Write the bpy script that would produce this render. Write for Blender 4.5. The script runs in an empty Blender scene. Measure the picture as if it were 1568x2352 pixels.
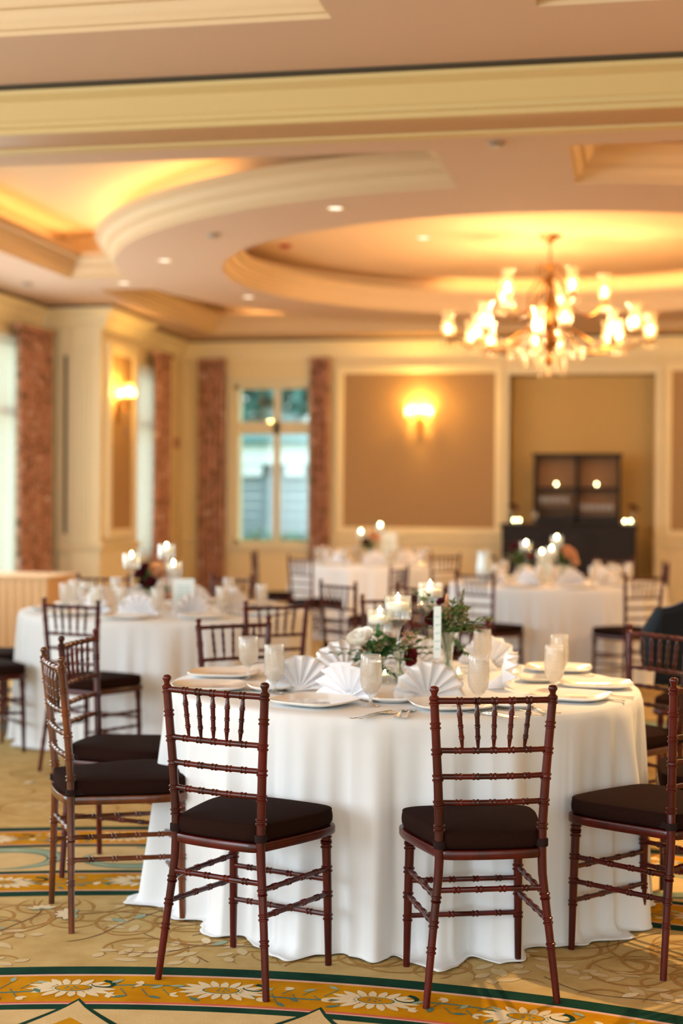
import bpy, math, random
from mathutils import Vector, Matrix
from mathutils.geometry import tessellate_polygon
S = bpy.context.scene
COL = S.collection
PI = math.pi
random.seed(7)

# ------------------------------------------------------------------ camera
FPX = 3420.0; CH = 1.458; YAW = math.radians(11.2); ROLL = 0.0075; PIT = 31/3420
def unit(a): return a.normalized()
_f0 = Vector((-math.sin(YAW), math.cos(YAW), 0)); _r0 = Vector((math.cos(YAW), math.sin(YAW), 0)); _z = Vector((0, 0, 1))
_f = _f0*math.cos(PIT) - _z*math.sin(PIT); _u0 = _z*math.cos(PIT) + _f0*math.sin(PIT)
_r = _r0*math.cos(ROLL) + _u0*math.sin(ROLL); _u = _u0*math.cos(ROLL) - _r0*math.sin(ROLL)
cam = bpy.data.cameras.new('camera'); camo = bpy.data.objects.new('camera', cam); COL.objects.link(camo)
M = Matrix((_r, _u, -_f)).transposed().to_4x4(); M.translation = Vector((0, 0, CH)); camo.matrix_world = M
cam.sensor_fit = 'VERTICAL'; cam.sensor_height = 36; cam.sensor_width = 24; cam.lens = FPX/2352*36
cam.clip_start = 0.05; cam.clip_end = 200
cam.dof.use_dof = True; cam.dof.focus_distance = 4.45; cam.dof.aperture_fstop = 1.6
S.camera = camo
S.view_settings.view_transform = 'Standard'; S.view_settings.look = 'None'; S.view_settings.gamma = 1.0
S.view_settings.use_curve_mapping = False; S.view_settings.exposure = 0.35
S.cycles.transparent_max_bounces = 32

def ray(x, y): return _f + _r*((x-784)/FPX) - _u*((y-1176)/FPX)
def at(x, y, h):            # point of the photo lying at height h
    d = ray(x, y); t = (h-CH)/d.z; return Vector((d.x*t, d.y*t, h))
def atd(x, Z, h=0):         # point at column x, Z metres ahead of the camera
    p = _f0*Z + _r0*((x-784)/FPX*Z); return Vector((p.x, p.y, h))
def atv(x, y, v):
    d = ray(x, y); t = v/d.y; return Vector((d.x*t, v, CH+d.z*t))
def atu(x, y, u):
    d = ray(x, y); t = u/d.x; return Vector((u, d.y*t, CH+d.z*t))

# ------------------------------------------------------------------ world + lights
W = bpy.data.worlds.new('world'); S.world = W; W.use_nodes = True
wn = W.node_tree.nodes; wl = W.node_tree.links
bg = wn['Background']; bg.inputs['Strength'].default_value = 2.3
tc = wn.new('ShaderNodeTexCoord'); sep = wn.new('ShaderNodeSeparateXYZ'); wr = wn.new('ShaderNodeValToRGB')
wl.new(tc.outputs['Generated'], sep.inputs[0]); wl.new(sep.outputs['Z'], wr.inputs[0])
wr.color_ramp.elements[0].position = 0.0; wr.color_ramp.elements[0].color = (.80, .92, .86, 1)
wr.color_ramp.elements[1].position = 0.12; wr.color_ramp.elements[1].color = (.80, .93, 1.0, 1)
wl.new(wr.outputs[0], bg.inputs['Color'])

def light(name, kind, loc, energy, color, size=.1, rot=None, spot=None, blend=.3, size_y=None):
    l = bpy.data.lights.new(name, kind); l.energy = energy; l.color = color
    if kind == 'AREA':
        l.size = size
        if size_y: l.shape = 'RECTANGLE'; l.size_y = size_y
    else: l.shadow_soft_size = size
    if spot: l.spot_size = spot; l.spot_blend = blend
    o = bpy.data.objects.new(name, l); o.location = loc
    if rot: o.rotation_euler = rot
    COL.objects.link(o); return o
WARM = (1.0, .66, .34); WARM2 = (1.0, .56, .2)
# daylight from the tall windows of the left wall (out of view) and of the wall behind the camera
light('window_daylight', 'AREA', (-6.2, 3.5, 1.9), 130, (.80, .90, 1.0), 2.2, (0, -PI/2, 0), size_y=4.5)
light('window_daylight', 'AREA', (-6.2, 11.5, 1.9), 110, (.82, .93, 1.0), 2.2, (0, -PI/2, 0), size_y=5.0)
light('rear_daylight', 'AREA', (-5.6, -1.2, 2.0), 185, (.78, .88, 1.0), 2.6, (PI/2, 0, math.radians(-42)), size_y=2.4)
light('rear_chandelier_light', 'POINT', (-.87, .9, 2.75), 24, WARM, .45)
light('downlight_beam', 'SPOT', (.75, 6.6, 3.5), 420, (1, .66, .32), .04, (math.radians(-9), math.radians(-5), 0), math.radians(75), .5)
light('added_right_fill', 'POINT', (3.6, 9.5, 2.6), 170, WARM, .5)  # unseen warm fill added at right to brighten the back of the room

# ------------------------------------------------------------------ materials
def lin(h):
    h = h.lstrip('#'); c = [int(h[i:i+2], 16)/255 for i in (0, 2, 4)]
    return tuple(((x/12.92) if x <= .04045 else ((x+.055)/1.055)**2.4) for x in c)+(1,)
def mat(name, col, rough=.6, metal=0, spec=.5, coat=0, col2=None, nscale=8, stretch=(1, 1, 1), detail=4, lo=.35, hi=.65,
        bump=0, bscale=60, emit=None, estr=0, trans=0, sheen=0, ior=1.45, subsurf=0):
    m = bpy.data.materials.new(name); m.use_nodes = True; n = m.node_tree.nodes; l = m.node_tree.links
    b = n['Principled BSDF']; c = lin(col) if isinstance(col, str) else col
    b.inputs['Base Color'].default_value = c; b.inputs['Roughness'].default_value = rough; b.inputs['Metallic'].default_value = metal
    b.inputs['Specular IOR Level'].default_value = spec; b.inputs['Coat Weight'].default_value = coat; b.inputs['Coat Roughness'].default_value = .12
    b.inputs['IOR'].default_value = ior
    b.inputs['Transmission Weight'].default_value = trans; b.inputs['Sheen Weight'].default_value = sheen
    if subsurf: b.inputs['Subsurface Weight'].default_value = subsurf; b.inputs['Subsurface Scale'].default_value = .02
    if emit: b.inputs['Emission Color'].default_value = lin(emit) if isinstance(emit, str) else emit; b.inputs['Emission Strength'].default_value = estr
    if col2 or bump:
        t = n.new('ShaderNodeTexCoord'); mp = n.new('ShaderNodeMapping'); mp.inputs['Scale'].default_value = stretch; l.new(t.outputs['Object'], mp.inputs[0])
    if col2:
        nz = n.new('ShaderNodeTexNoise'); nz.inputs['Scale'].default_value = nscale; nz.inputs['Detail'].default_value = detail
        l.new(mp.outputs[0], nz.inputs['Vector']); r = n.new('ShaderNodeValToRGB'); l.new(nz.outputs['Fac'], r.inputs[0])
        r.color_ramp.elements[0].position = lo; r.color_ramp.elements[0].color = c
        r.color_ramp.elements[1].position = hi; r.color_ramp.elements[1].color = lin(col2)
        l.new(r.outputs[0], b.inputs['Base Color'])
    if bump:
        nz = n.new('ShaderNodeTexNoise'); nz.inputs['Scale'].default_value = bscale; nz.inputs['Detail'].default_value = 3
        l.new(mp.outputs[0], nz.inputs['Vector']); bp = n.new('ShaderNodeBump'); bp.inputs['Strength'].default_value = bump
        bp.inputs['Distance'].default_value = .004; l.new(nz.outputs['Fac'], bp.inputs['Height']); l.new(bp.outputs[0], b.inputs['Normal'])
    return m
def glassmat(name, tint=(1, 1, 1, 1), edge=.75, base_=.045, body=0.0, bodycol=(.9, .88, .84, 1), rough=.02):
    """thin clear glass: transparent + fresnel gloss, optionally a milky (condensation) body"""
    m = bpy.data.materials.new(name); m.use_nodes = True; n = m.node_tree.nodes; l = m.node_tree.links; n.clear()
    out = n.new('ShaderNodeOutputMaterial'); tr = n.new('ShaderNodeBsdfTransparent'); tr.inputs[0].default_value = tint
    gl = n.new('ShaderNodeBsdfGlossy'); gl.inputs['Roughness'].default_value = rough
    lw = n.new('ShaderNodeLayerWeight'); lw.inputs['Blend'].default_value = .5; pw = n.new('ShaderNodeMath'); pw.operation = 'POWER'; l.new(lw.outputs['Facing'], pw.inputs[0]); pw.inputs[1].default_value = 2.6
    mm = n.new('ShaderNodeMath'); mm.operation = 'MULTIPLY_ADD'; l.new(pw.outputs[0], mm.inputs[0]); mm.inputs[1].default_value = edge; mm.inputs[2].default_value = base_
    base = tr.outputs[0]
    if body:
        df = n.new('ShaderNodeBsdfDiffuse'); df.inputs[0].default_value = bodycol
        tl = n.new('ShaderNodeBsdfTranslucent'); tl.inputs[0].default_value = bodycol
        mx = n.new('ShaderNodeMixShader'); mx.inputs[0].default_value = .5; l.new(df.outputs[0], mx.inputs[1]); l.new(tl.outputs[0], mx.inputs[2])
        mb = n.new('ShaderNodeMixShader'); mb.inputs[0].default_value = body; l.new(tr.outputs[0], mb.inputs[1]); l.new(mx.outputs[0], mb.inputs[2])
        nz = n.new('ShaderNodeTexNoise'); nz.inputs['Scale'].default_value = 300; t = n.new('ShaderNodeTexCoord'); l.new(t.outputs['Object'], nz.inputs['Vector'])
        mr = n.new('ShaderNodeMapRange'); mr.inputs['To Min'].default_value = body-.14; mr.inputs['To Max'].default_value = min(1, body+.14)
        l.new(nz.outputs['Fac'], mr.inputs['Value']); l.new(mr.outputs[0], mb.inputs[0]); base = mb.outputs[0]
    mg = n.new('ShaderNodeMixShader'); l.new(mm.outputs[0], mg.inputs[0]); l.new(base, mg.inputs[1]); l.new(gl.outputs[0], mg.inputs[2])
    l.new(mg.outputs[0], out.inputs[0]); return m
def sheermat(name, col, transp):
    m = bpy.data.materials.new(name); m.use_nodes = True; n = m.node_tree.nodes; l = m.node_tree.links; n.clear()
    out = n.new('ShaderNodeOutputMaterial'); tr = n.new('ShaderNodeBsdfTransparent'); tl = n.new('ShaderNodeBsdfTranslucent'); df = n.new('ShaderNodeBsdfDiffuse')
    tl.inputs[0].default_value = col; df.inputs[0].default_value = col
    a = n.new('ShaderNodeMixShader'); a.inputs[0].default_value = .35; l.new(tl.outputs[0], a.inputs[1]); l.new(df.outputs[0], a.inputs[2])
    b = n.new('ShaderNodeMixShader'); b.inputs[0].default_value = transp; l.new(a.outputs[0], b.inputs[1]); l.new(tr.outputs[0], b.inputs[2])
    l.new(b.outputs[0], out.inputs[0]); return m
def emat(name, col, s):
    m = bpy.data.materials.new(name); m.use_nodes = True; n = m.node_tree.nodes; l = m.node_tree.links; n.clear()
    out = n.new('ShaderNodeOutputMaterial'); e = n.new('ShaderNodeEmission'); e.inputs[0].default_value = col if not isinstance(col, str) else lin(col)
    e.inputs[1].default_value = s; l.new(e.outputs[0], out.inputs[0]); return m

MT = {}
MT['wood'] = mat('mahogany', '#300502', .34, spec=.35, coat=.28, col2='#540c06', nscale=14, stretch=(1, 1, .25), bump=.05, bscale=90)
MT['wood_brown'] = mat('walnut_brown_wood', '#3a1808', .3, coat=.55, col2='#6a3214', nscale=18, stretch=(1, 1, .2), bump=.05, bscale=90)
MT['cushion'] = mat('brown_black_fabric', '#1f0f0b', .95, spec=.08, col2='#26140f', nscale=300, bump=.25, bscale=900)
MT['strap'] = mat('brown_elastic', '#261a19', .9, spec=.1)
MT['linen'] = mat('white_linen', '#e2e4e6', .85, spec=.2, sheen=.15, bump=.06, bscale=700)
MT['linen_beige'] = mat('beige_linen', '#c9a67e', .85, spec=.2, bump=.05, bscale=500)
MT['napkin'] = mat('white_napkin', '#f4f2f4', .85, spec=.15, bump=.1, bscale=600)
MT['china'] = mat('white_china', '#f3f0ea', .12, spec=.5, coat=.4)
MT['silver'] = mat('silver', '#d8d2c8', .16, metal=1)
MT['frost'] = glassmat('frosted_goblet_glass', body=.36, bodycol=lin('#e6e2dc'), rough=.1)
MT['icewater'] = glassmat('ice_water', tint=(1, .98, .95, 1), body=.42, bodycol=lin('#e8dfd0'), rough=.05)
MT['glass'] = glassmat('clear_glass', edge=.9, base_=.09, tint=(.97, .98, .97, 1), body=.06, bodycol=(1, 1, 1, 1))
MT['shadeglass'] = glassmat('etched_hurricane_glass', tint=(1, .96, .88, 1), body=.34, bodycol=lin('#ffe9c0'), rough=.08)
MT['pane'] = glassmat('window_glass', tint=(.93, .98, .97, 1))
MT['wax'] = mat('white_wax', '#fbf4e8', .5, subsurf=.4)
MT['flame'] = emat('candle_flame', (1, .78, .42, 1), 45)
MT['flame_far'] = emat('candle_flame_far', (1, .86, .42, 1), 60)
MT['bulb'] = emat('warm_bulb', (1, .66, .26, 1), 26)
MT['brass'] = mat('antique_brass', '#7a5022', .35, metal=.85)
MT['crystal'] = mat('cut_crystal', '#fff4e0', .03, trans=.0, metal=0, spec=1.0, coat=1)
MT['crystal'] = glassmat('cut_crystal', tint=(.95, .9, .82, 1), body=.22, bodycol=lin('#ffe6c0'), rough=.02)
MT['cream'] = mat('cream_paint', '#ecdcb4', .5, spec=.3)
MT['cream_wall'] = mat('cream_wall_paint', '#e8d5a8', .6, spec=.3)
MT['niche'] = mat('ochre_wall_paint', '#d2ab68', .65, spec=.3)
MT['gap_shade'] = mat('painted_gap_shade', '#3d3426', .8)  # dark colour that paints the shade inside narrow gaps
MT['tan'] = mat('tan_fabric_panel', '#b29068', .9, spec=.1, col2='#a6835c', nscale=200, bump=.2, bscale=500)
MT['ceil'] = mat('ceiling_plaster', '#c9ab93', .85, spec=.1)
MT['ceil_mould'] = mat('ceiling_moulding', '#d2b691', .7, spec=.2)
MT['ceil_cap'] = mat('recessed_ceiling_plaster', '#dcb68c', .85, spec=.1)
MT['window_white'] = mat('window_paint', '#ded2ae', .5)
MT['black'] = mat('black_stained_wood', '#120a08', .5, col2='#1b100d', nscale=20, spec=.3)
MT['sheer'] = sheermat('sheer_voile', (.97, 1, 1, 1), .74)
def drapemat():
    m = mat('floral_drape', '#8a5a45', .9, spec=.1, bump=.1, bscale=200); n = m.node_tree.nodes; l = m.node_tree.links; b = n['Principled BSDF']
    t = n.new('ShaderNodeTexCoord'); nz = n.new('ShaderNodeTexNoise'); nz.inputs['Scale'].default_value = 13; nz.inputs['Detail'].default_value = 5; nz.inputs['Distortion'].default_value = 1.4
    l.new(t.outputs['Object'], nz.inputs['Vector']); r = n.new('ShaderNodeValToRGB'); l.new(nz.outputs['Fac'], r.inputs[0]); e = r.color_ramp.elements
    e[0].position = .33; e[0].color = lin('#4c4136'); e[1].position = .68; e[1].color = lin('#e6d8c6')
    for p, c in ((.40, '#86644c'), (.48, '#b2836b'), (.55, '#cfa08a'), (.61, '#a9665a')):
        q = e.new(p); q.color = lin(c)
    l.new(r.outputs[0], b.inputs['Base Color']); return m
MT['drape'] = drapemat()
def carpet(name, c, c2, bs=.55):
    return mat(name, c, .97, spec=.05, col2=c2, nscale=9, detail=8, lo=.3, hi=.7, bump=bs, bscale=420)
CARP = [carpet('carpet_beige', '#b6985f', '#cbb078'), carpet('carpet_green', '#143528', '#1f4636'), carpet('carpet_ochre', '#b87804', '#d0960f'),
        carpet('carpet_pink', '#d9a796', '#e0b5a4'), carpet('carpet_cream', '#dcc79e', '#e9d9b6'), carpet('carpet_sage', '#8fa38c', '#a6b59b'),
        carpet('carpet_brown', '#6f5142', '#7d5d4a'), carpet('carpet_tan', '#a37c46', '#b3894e'), carpet('carpet_medallion', '#cdb07c', '#dabf8c'),
        carpet('carpet_coral', '#c9604a', '#d26a54'), carpet('carpet_teal', '#4f7264', '#628274'), carpet('carpet_blush', '#dcc6a8', '#e6d3b6'), carpet('carpet_pale_field', '#c8b084', '#d8c298')]
BEI, GRN, OCH, PNK, CRM, SAG, BRN, TAN, MED, COR, TEA, BLU, FCR = range(13)
MT['leaf'] = mat('leaf_green', '#2c5a2e', .45, col2='#52803f', nscale=30)
MT['leaf_light'] = mat('light_leaf_green', '#4f7030', .5, col2='#6f8a45', nscale=30)
MT['eucalyptus'] = mat('eucalyptus_grey_green', '#5f7a68', .6, col2='#7d9480', nscale=30)
MT['stemg'] = mat('stem_green', '#5b7a2c', .5)
MT['rose'] = mat('cream_rose', '#f8f2e8', .7, subsurf=.2)
MT['burg'] = mat('burgundy_petal', '#5a0d1c', .7)
MT['red'] = mat('dark_red_petal', '#7c1518', .7)
MT['peach'] = mat('peach_petal', '#dda982', .75)
MT['filler'] = mat('dry_green_filler', '#6a6a3e', .8, col2='#8c8558', nscale=40)
MT['card'] = mat('pale_card', '#dfe8e6', .5)
MT['script'] = mat('teal_ink', '#8fb9b6', .6)
MT['grey_print'] = mat('grey_print', '#b8b2b0', .4)
MT['gold'] = mat('mercury_gold_glass', '#d9a640', .2, metal=.9)

# ------------------------------------------------------------------ geometry helper
class G:
    def __init__(s): s.v = []; s.f = []; s.m = []
    def add(s, vs, fs, mi=0, T=None):
        b = len(s.v); s.v += [tuple(T @ Vector(p)) if T is not None else tuple(p) for p in vs]
        s.f += [tuple(i+b for i in q) for q in fs]; s.m += [mi]*len(fs); return s
    def box(s, x0, y0, z0, x1, y1, z1, mi=0, T=None):
        return s.add([(x0,y0,z0),(x1,y0,z0),(x1,y1,z0),(x0,y1,z0),(x0,y0,z1),(x1,y0,z1),(x1,y1,z1),(x0,y1,z1)],
                     [(3,2,1,0),(4,5,6,7),(0,1,5,4),(1,2,6,5),(2,3,7,6),(3,0,4,7)], mi, T)
    def tube(s, pts, rad, seg=10, mi=0, caps=True, T=None, closed=False):
        pts = [Vector(p) for p in pts]; n = len(pts)
        if not isinstance(rad, (list, tuple)): rad = [rad]*n
        t0 = unit(pts[1]-pts[0]); up = Vector((0, 0, 1)) if abs(t0.z) < .9 else Vector((1, 0, 0))
        a = unit(t0.cross(up)); vs = []; fs = []
        for i in range(n):
            if closed: t = pts[(i+1) % n]-pts[i-1]
            else: t = pts[min(i+1, n-1)]-pts[max(i-1, 0)]
            if t.length < 1e-9: t = t0.copy()
            t.normalize(); a = a-t*a.dot(t); a.normalize(); b = t.cross(a)
            for k in range(seg):
                w = 2*PI*k/seg; vs.append(pts[i]+(a*math.cos(w)+b*math.sin(w))*rad[i])
        for i in range(n if closed else n-1):
            j = (i+1) % n
            for k in range(seg):
                k2 = (k+1) % seg; fs.append((i*seg+k, i*seg+k2, j*seg+k2, j*seg+k))
        if caps and not closed: fs.append(tuple(range(seg))[::-1]); fs.append(tuple((n-1)*seg+k for k in range(seg)))
        return s.add(vs, fs, mi, T)
    def lathe(s, prof, seg=20, mi=0, T=None, shape=None):
        vs = []; fs = []; n = len(prof)
        for r, z in prof:
            for k in range(seg):
                w = 2*PI*k/seg; q = r*(shape(w) if shape else 1); vs.append((q*math.cos(w), q*math.sin(w), z))
        for i in range(n-1):
            for k in range(seg):
                k2 = (k+1) % seg; fs.append((i*seg+k, i*seg+k2, (i+1)*seg+k2, (i+1)*seg+k))
        return s.add(vs, fs, mi, T)
    def grid(s, fn, nu, nv, mi=0, T=None, cu=False):
        vs = [fn(i/nu, j/nv) for j in range(nv+1) for i in range(nu if cu else nu+1)]; w = nu if cu else nu+1; fs = []
        for j in range(nv):
            for i in range(nu):
                i2 = (i+1) % w if cu else i+1; fs.append((j*w+i, j*w+i2, (j+1)*w+i2, (j+1)*w+i))
        return s.add(vs, fs, mi, T)
    def zj(s): s.c = getattr(s, 'c', 0)+1; return (s.c % 97)*1.5e-6
    def poly(s, pts, z, mi=0):
        z += s.zj()
        pts3 = [Vector((p[0], p[1], 0)) for p in pts]; tr = tessellate_polygon([pts3]); fs = []
        for q in tr:
            a, b, c = (pts3[i] for i in q)
            fs.append(tuple(q) if (b-a).cross(c-a).z > 0 else tuple(q)[::-1])
        return s.add([(p[0], p[1], z) for p in pts], fs, mi)
    def ribbon(s, pts, w, z, mi=0):
        z += s.zj()
        n = len(pts); vs = []; fs = []
        for i, p in enumerate(pts):
            a = pts[max(i-1, 0)]; b = pts[min(i+1, n-1)]; dx, dy = b[0]-a[0], b[1]-a[1]; L = math.hypot(dx, dy) or 1
            h = (w(i/(n-1)) if callable(w) else w)/2; vs += [(p[0]+dy/L*h, p[1]-dx/L*h, z), (p[0]-dy/L*h, p[1]+dx/L*h, z)]
        for i in range(n-1): fs.append((2*i+1, 2*i, 2*i+2, 2*i+3))
        return s.add(vs, fs, mi)
    def prism(s, pts, z0, z1, mi=0, T=None):
        n = len(pts); vs = [(p[0], p[1], z0) for p in pts]+[(p[0], p[1], z1) for p in pts]
        fs = [tuple(range(n))[::-1], tuple(range(n, 2*n))]+[(i, (i+1) % n, (i+1) % n+n, i+n) for i in range(n)]
        return s.add(vs, fs, mi, T)
    def build(s, name, mats, parent=None, smooth=True, ang=40, loc=None, rot=None, solid=0, bevel=0):
        me = bpy.data.meshes.new(name); me.from_pydata(s.v, [], s.f); me.update()
        mats = mats if isinstance(mats, (list, tuple)) else [mats]
        for m in mats: me.materials.append(MT[m] if isinstance(m, str) else m)
        me.polygons.foreach_set('material_index', s.m)
        if smooth:
            me.shade_smooth(); me.set_sharp_from_angle(angle=math.radians(ang))
        o = bpy.data.objects.new(name, me); COL.objects.link(o)
        if parent: o.parent = parent
        if loc is not None: o.location = loc
        if rot is not None: o.rotation_euler = (0, 0, rot) if not isinstance(rot, tuple) else rot
        if solid: q = o.modifiers.new('solid', 'SOLIDIFY'); q.thickness = solid; q.offset = 0
        if bevel: q = o.modifiers.new('bevel', 'BEVEL'); q.width = bevel; q.segments = 2
        return o
def tag(o, label=None, cat=None, group=None, kind=None):
    if label: o['label'] = label
    if cat: o['category'] = cat
    if group: o['group'] = group
    if kind: o['kind'] = kind
    return o
def empty(name, loc, rz=0, label=None, cat=None, group=None):
    o = bpy.data.objects.new(name, None); COL.objects.link(o); o.location = loc; o.rotation_euler = (0, 0, rz); o.empty_display_size = .1
    return tag(o, label, cat, group)
def kids(o): return [c for c in COL.objects if c.parent == o]
KIDS = {}
def reg(o):
    KIDS[o.name] = [(c, [(d) for d in kids(c)]) for c in kids(o)]; return o
def dup(o, loc, rz, label, group=None):
    c = o.copy(); COL.objects.link(c); c.location = loc; c.rotation_euler = (0, 0, rz)
    c['label'] = label
    if group: c['group'] = group
    elif 'group' in c: del c['group']
    for ch, subs in KIDS[o.name]:
        d = ch.copy(); COL.objects.link(d); d.parent = c
        for sb in subs:
            e = sb.copy(); COL.objects.link(e); e.parent = d
    return c
def heading(dx, dy): return math.atan2(-dx, dy)     # local +y turned onto (dx, dy)
def struct(o): o['kind'] = 'structure'; return o
def sweep(path, prof, closed=False, side=1):
    """path in plan (x,y), profile (offset to the left*side, z)"""
    n = len(path); P = [Vector((p[0], p[1])) for p in path]; N = []
    for i in range(n):
        if closed: a, b, c = P[i-1], P[i], P[(i+1) % n]
        else: a, b, c = P[max(i-1, 0)], P[i], P[min(i+1, n-1)]
        d1 = (b-a); d2 = (c-b)
        if d1.length < 1e-9: d1 = d2
        if d2.length < 1e-9: d2 = d1
        d1 = d1.normalized(); d2 = d2.normalized(); n1 = Vector((-d1.y, d1.x)); n2 = Vector((-d2.y, d2.x)); m = n1+n2
        m.normalize(); k = max(.35, m.dot(n1)); N.append(m/k*side)
    vs = []; fs = []; q = len(prof)
    for i in range(n):
        for o, z in prof: vs.append((P[i].x+N[i].x*o, P[i].y+N[i].y*o, z))
    for i in range(n if closed else n-1):
        j = (i+1) % n
        for k in range(q-1): fs.append((i*q+k, j*q+k, j*q+k+1, i*q+k+1))
    return vs, fs, N

# ================================================================== THE ROOM
ZC = 3.53; UL = -5.95; UB = -6.45; UR = 5.6; VB = 19.0; VR = -4.0; UP = -5.72
CX, CY = -.80, 13.80                     # centre of the round ceiling recess
# ---- floor: carpet with woven medallion rings
fl = G(); 
def quad(x0, y0, x1, y1, z, mi): fl.add([(x0, y0, z), (x1, y0, z), (x1, y1, z), (x0, y1, z)], [(0, 1, 2, 3)], mi)
fl.box(UB-.1, VR, -.1, UR+.1, VB+.5, 0, BEI)
KX, KY = -.87, .90
def ring(r0, r1, z, mi, a0=-62, a1=62, step=1.0):
    n = int((a1-a0)/step); vs = []; fs = []
    for i in range(n+1):
        a = math.radians(a0+(a1-a0)*i/n); vs += [(KX+r0*math.sin(a), KY+r0*math.cos(a), z), (KX+r1*math.sin(a), KY+r1*math.cos(a), z)]
    for i in range(n): fs.append((2*i, 2*i+2, 2*i+3, 2*i+1))
    fl.add(vs, fs, mi)
def pol(r, deg): a = math.radians(deg); return (KX+r*math.sin(a), KY+r*math.cos(a))
Z1 = .0006
ring(2.0, 3.17, Z1, MED, -70, 70); ring(3.17, 3.213, Z1, GRN, -70, 70); ring(3.213, 3.222, Z1, PNK, -70, 70); ring(3.222, 3.236, Z1, COR, -70, 70)
ring(3.236, 3.466, Z1, OCH, -70, 70); ring(3.466, 3.482, Z1, PNK, -70, 70); ring(3.482, 3.556, Z1, GRN, -70, 70)
for r0, r1, c in ((4.385, 4.45, GRN), (4.45, 4.463, PNK), (4.463, 4.70, OCH), (4.70, 4.712, PNK), (4.712, 4.755, GRN), (4.755, 5.15, MED), (5.15, 5.195, GRN),
                  (5.195, 5.208, PNK), (5.208, 5.44, OCH), (5.44, 5.455, PNK), (5.455, 5.53, GRN)): ring(r0, r1, Z1, c)
for r0, r1, c in ((8.35, 8.6, SAG), (8.6, 8.66, GRN), (8.9, 9.15, SAG), (9.15, 9.21, GRN)): ring(r0, r1, Z1, c, -45, 45)
rc = random.Random(11)
def lpoly(cx, cy, ang, pts, z, mi, sc=1.0):
    ca, sa = math.cos(ang), math.sin(ang); fl.poly([(cx+sc*(x*ca-y*sa), cy+sc*(x*sa+y*ca)) for x, y in pts], z, mi)
def leafpts(L, w, n=7): 
    a = [(L*i/n, w*math.sin(PI*i/n)**.8) for i in range(n+1)]; return a+[(x, -y) for x, y in a[-2:0:-1]]
def sunflower(r, deg, z, sc=1.0, flip=1):
    cx, cy = pol(r, deg); base = math.radians(-deg)+(0 if flip > 0 else PI)
    for k in range(17):
        a = 2*PI*k/17+.1; L = .055+.03*abs(math.cos(a))
        lpoly(cx+.035*sc*math.cos(a+base)*1.5, cy+.022*sc*math.sin(a+base), a+base, leafpts(L, .0125), z, CRM, sc)
    el = lambda A, B: [(A*math.cos(t*PI/12)*(1 if t < 7 or t > 17 else 1.25), B*math.sin(t*PI/12)) for t in range(24)]
    lpoly(cx, cy, base, el(.055, .036), z+.0003, CRM, sc); lpoly(cx, cy, base, el(.050, .030), z+.0006, TEA, sc); lpoly(cx, cy, base, el(.045, .026), z+.0009, OCH, sc)
    for k in range(5):
        a = 2*PI*k/5; lpoly(cx+.017*sc*math.cos(a), cy+.012*sc*math.sin(a), a, [(.007*math.cos(t), .005*math.sin(t)) for t in (0, 1.2, 2.4, 3.6, 4.8)], z+.0011, TEA, sc)
def band_vine(rm, amp, d0, d1, step, off):
    Z = Z1+.0004
    seg = []
    n = int((d1-d0)/.25)
    for i in range(n+1):
        d = d0+(d1-d0)*i/n; ph = (d-off)/step*PI; seg.append(pol(rm+amp*math.sin(ph)*.55, d))
    fl.ribbon(seg, .011, Z, TEA)
    k = math.ceil((d0-off)/step)
    while off+k*step < d1:
        d = off+k*step; sunflower(rm, d, Z+.0005, 1.0, 1 if k % 2 else -1)
        # curled teal leaf beside the flower
        c = [pol(rm+.03+.035*math.cos(t)*(1-t/9), d+1.5+.55*math.sin(t)) for t in [j*.45 for j in range(12)]]; fl.ribbon(c, lambda s: .016*(1-s)+.003, Z+.0006, GRN)
        for j in range(9):
            dd = d+1.9+ (step-3.4)*j/8; sg = 1 if j % 2 else -1; rr = rm+sg*(.03+.05*rc.random()); x, y = pol(rr, dd)
            if j % 3 == 0:
                for a in (-.5, 0, .5): lpoly(x, y, rc.uniform(-.6, .6)+a+(PI if j % 2 else 0), leafpts(.032, .008), Z+.0006, CRM)
            else: lpoly(x, y, rc.uniform(0, 2*PI), leafpts(.045, .009), Z+.0006, SAG if j % 2 else TEA)
            st = [pol(rm+(rr-rm)*s, dd-.5*(1-s)) for s in (0, .3, .6, 1)]; fl.ribbon(st, .004, Z+.0003, TEA)
        k += 1
band_vine(3.351, .06, -62, 62, 7.71, -13.1)
band_vine(4.585, .06, -45, 50, 6.6, -12.0)
band_vine(5.32, .06, -42, 42, 6.0, -14.0)
# pointed petals of the inner medallion
for k in range(-4, 5):
    d = -12.46+12.41*k
    def petal(top, hw, depth):
        L = []
        for i in range(13):
            s = i/12; L.append((top-depth*s**.8, hw*s))
        return L
    for (top, hw, dep, c, z) in ((3.262, 6.1, .42, GRN, .0010), (3.240, 5.75, .42, MED, .0013)):
        L = petal(top, hw, dep); pts = [pol(r, d-w) for r, w in L[::-1]]+[pol(r, d+w) for r, w in L[1:]]; fl.poly(pts, z, c)
    pts = [pol(3.10, d), pol(3.0, d-1.5), pol(2.9, d-2.0), pol(2.8, d-1.5), pol(2.8, d+1.5), pol(2.9, d+2), pol(3.0, d+1.5)]; 
    fl.poly(pts, .0016, OCH); fl.poly([pol(3.02, d), pol(2.95, d-.8), pol(2.85, d-.9), pol(2.8, d), pol(2.85, d+.9), pol(2.95, d+.8)], .0019, COR)
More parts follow.
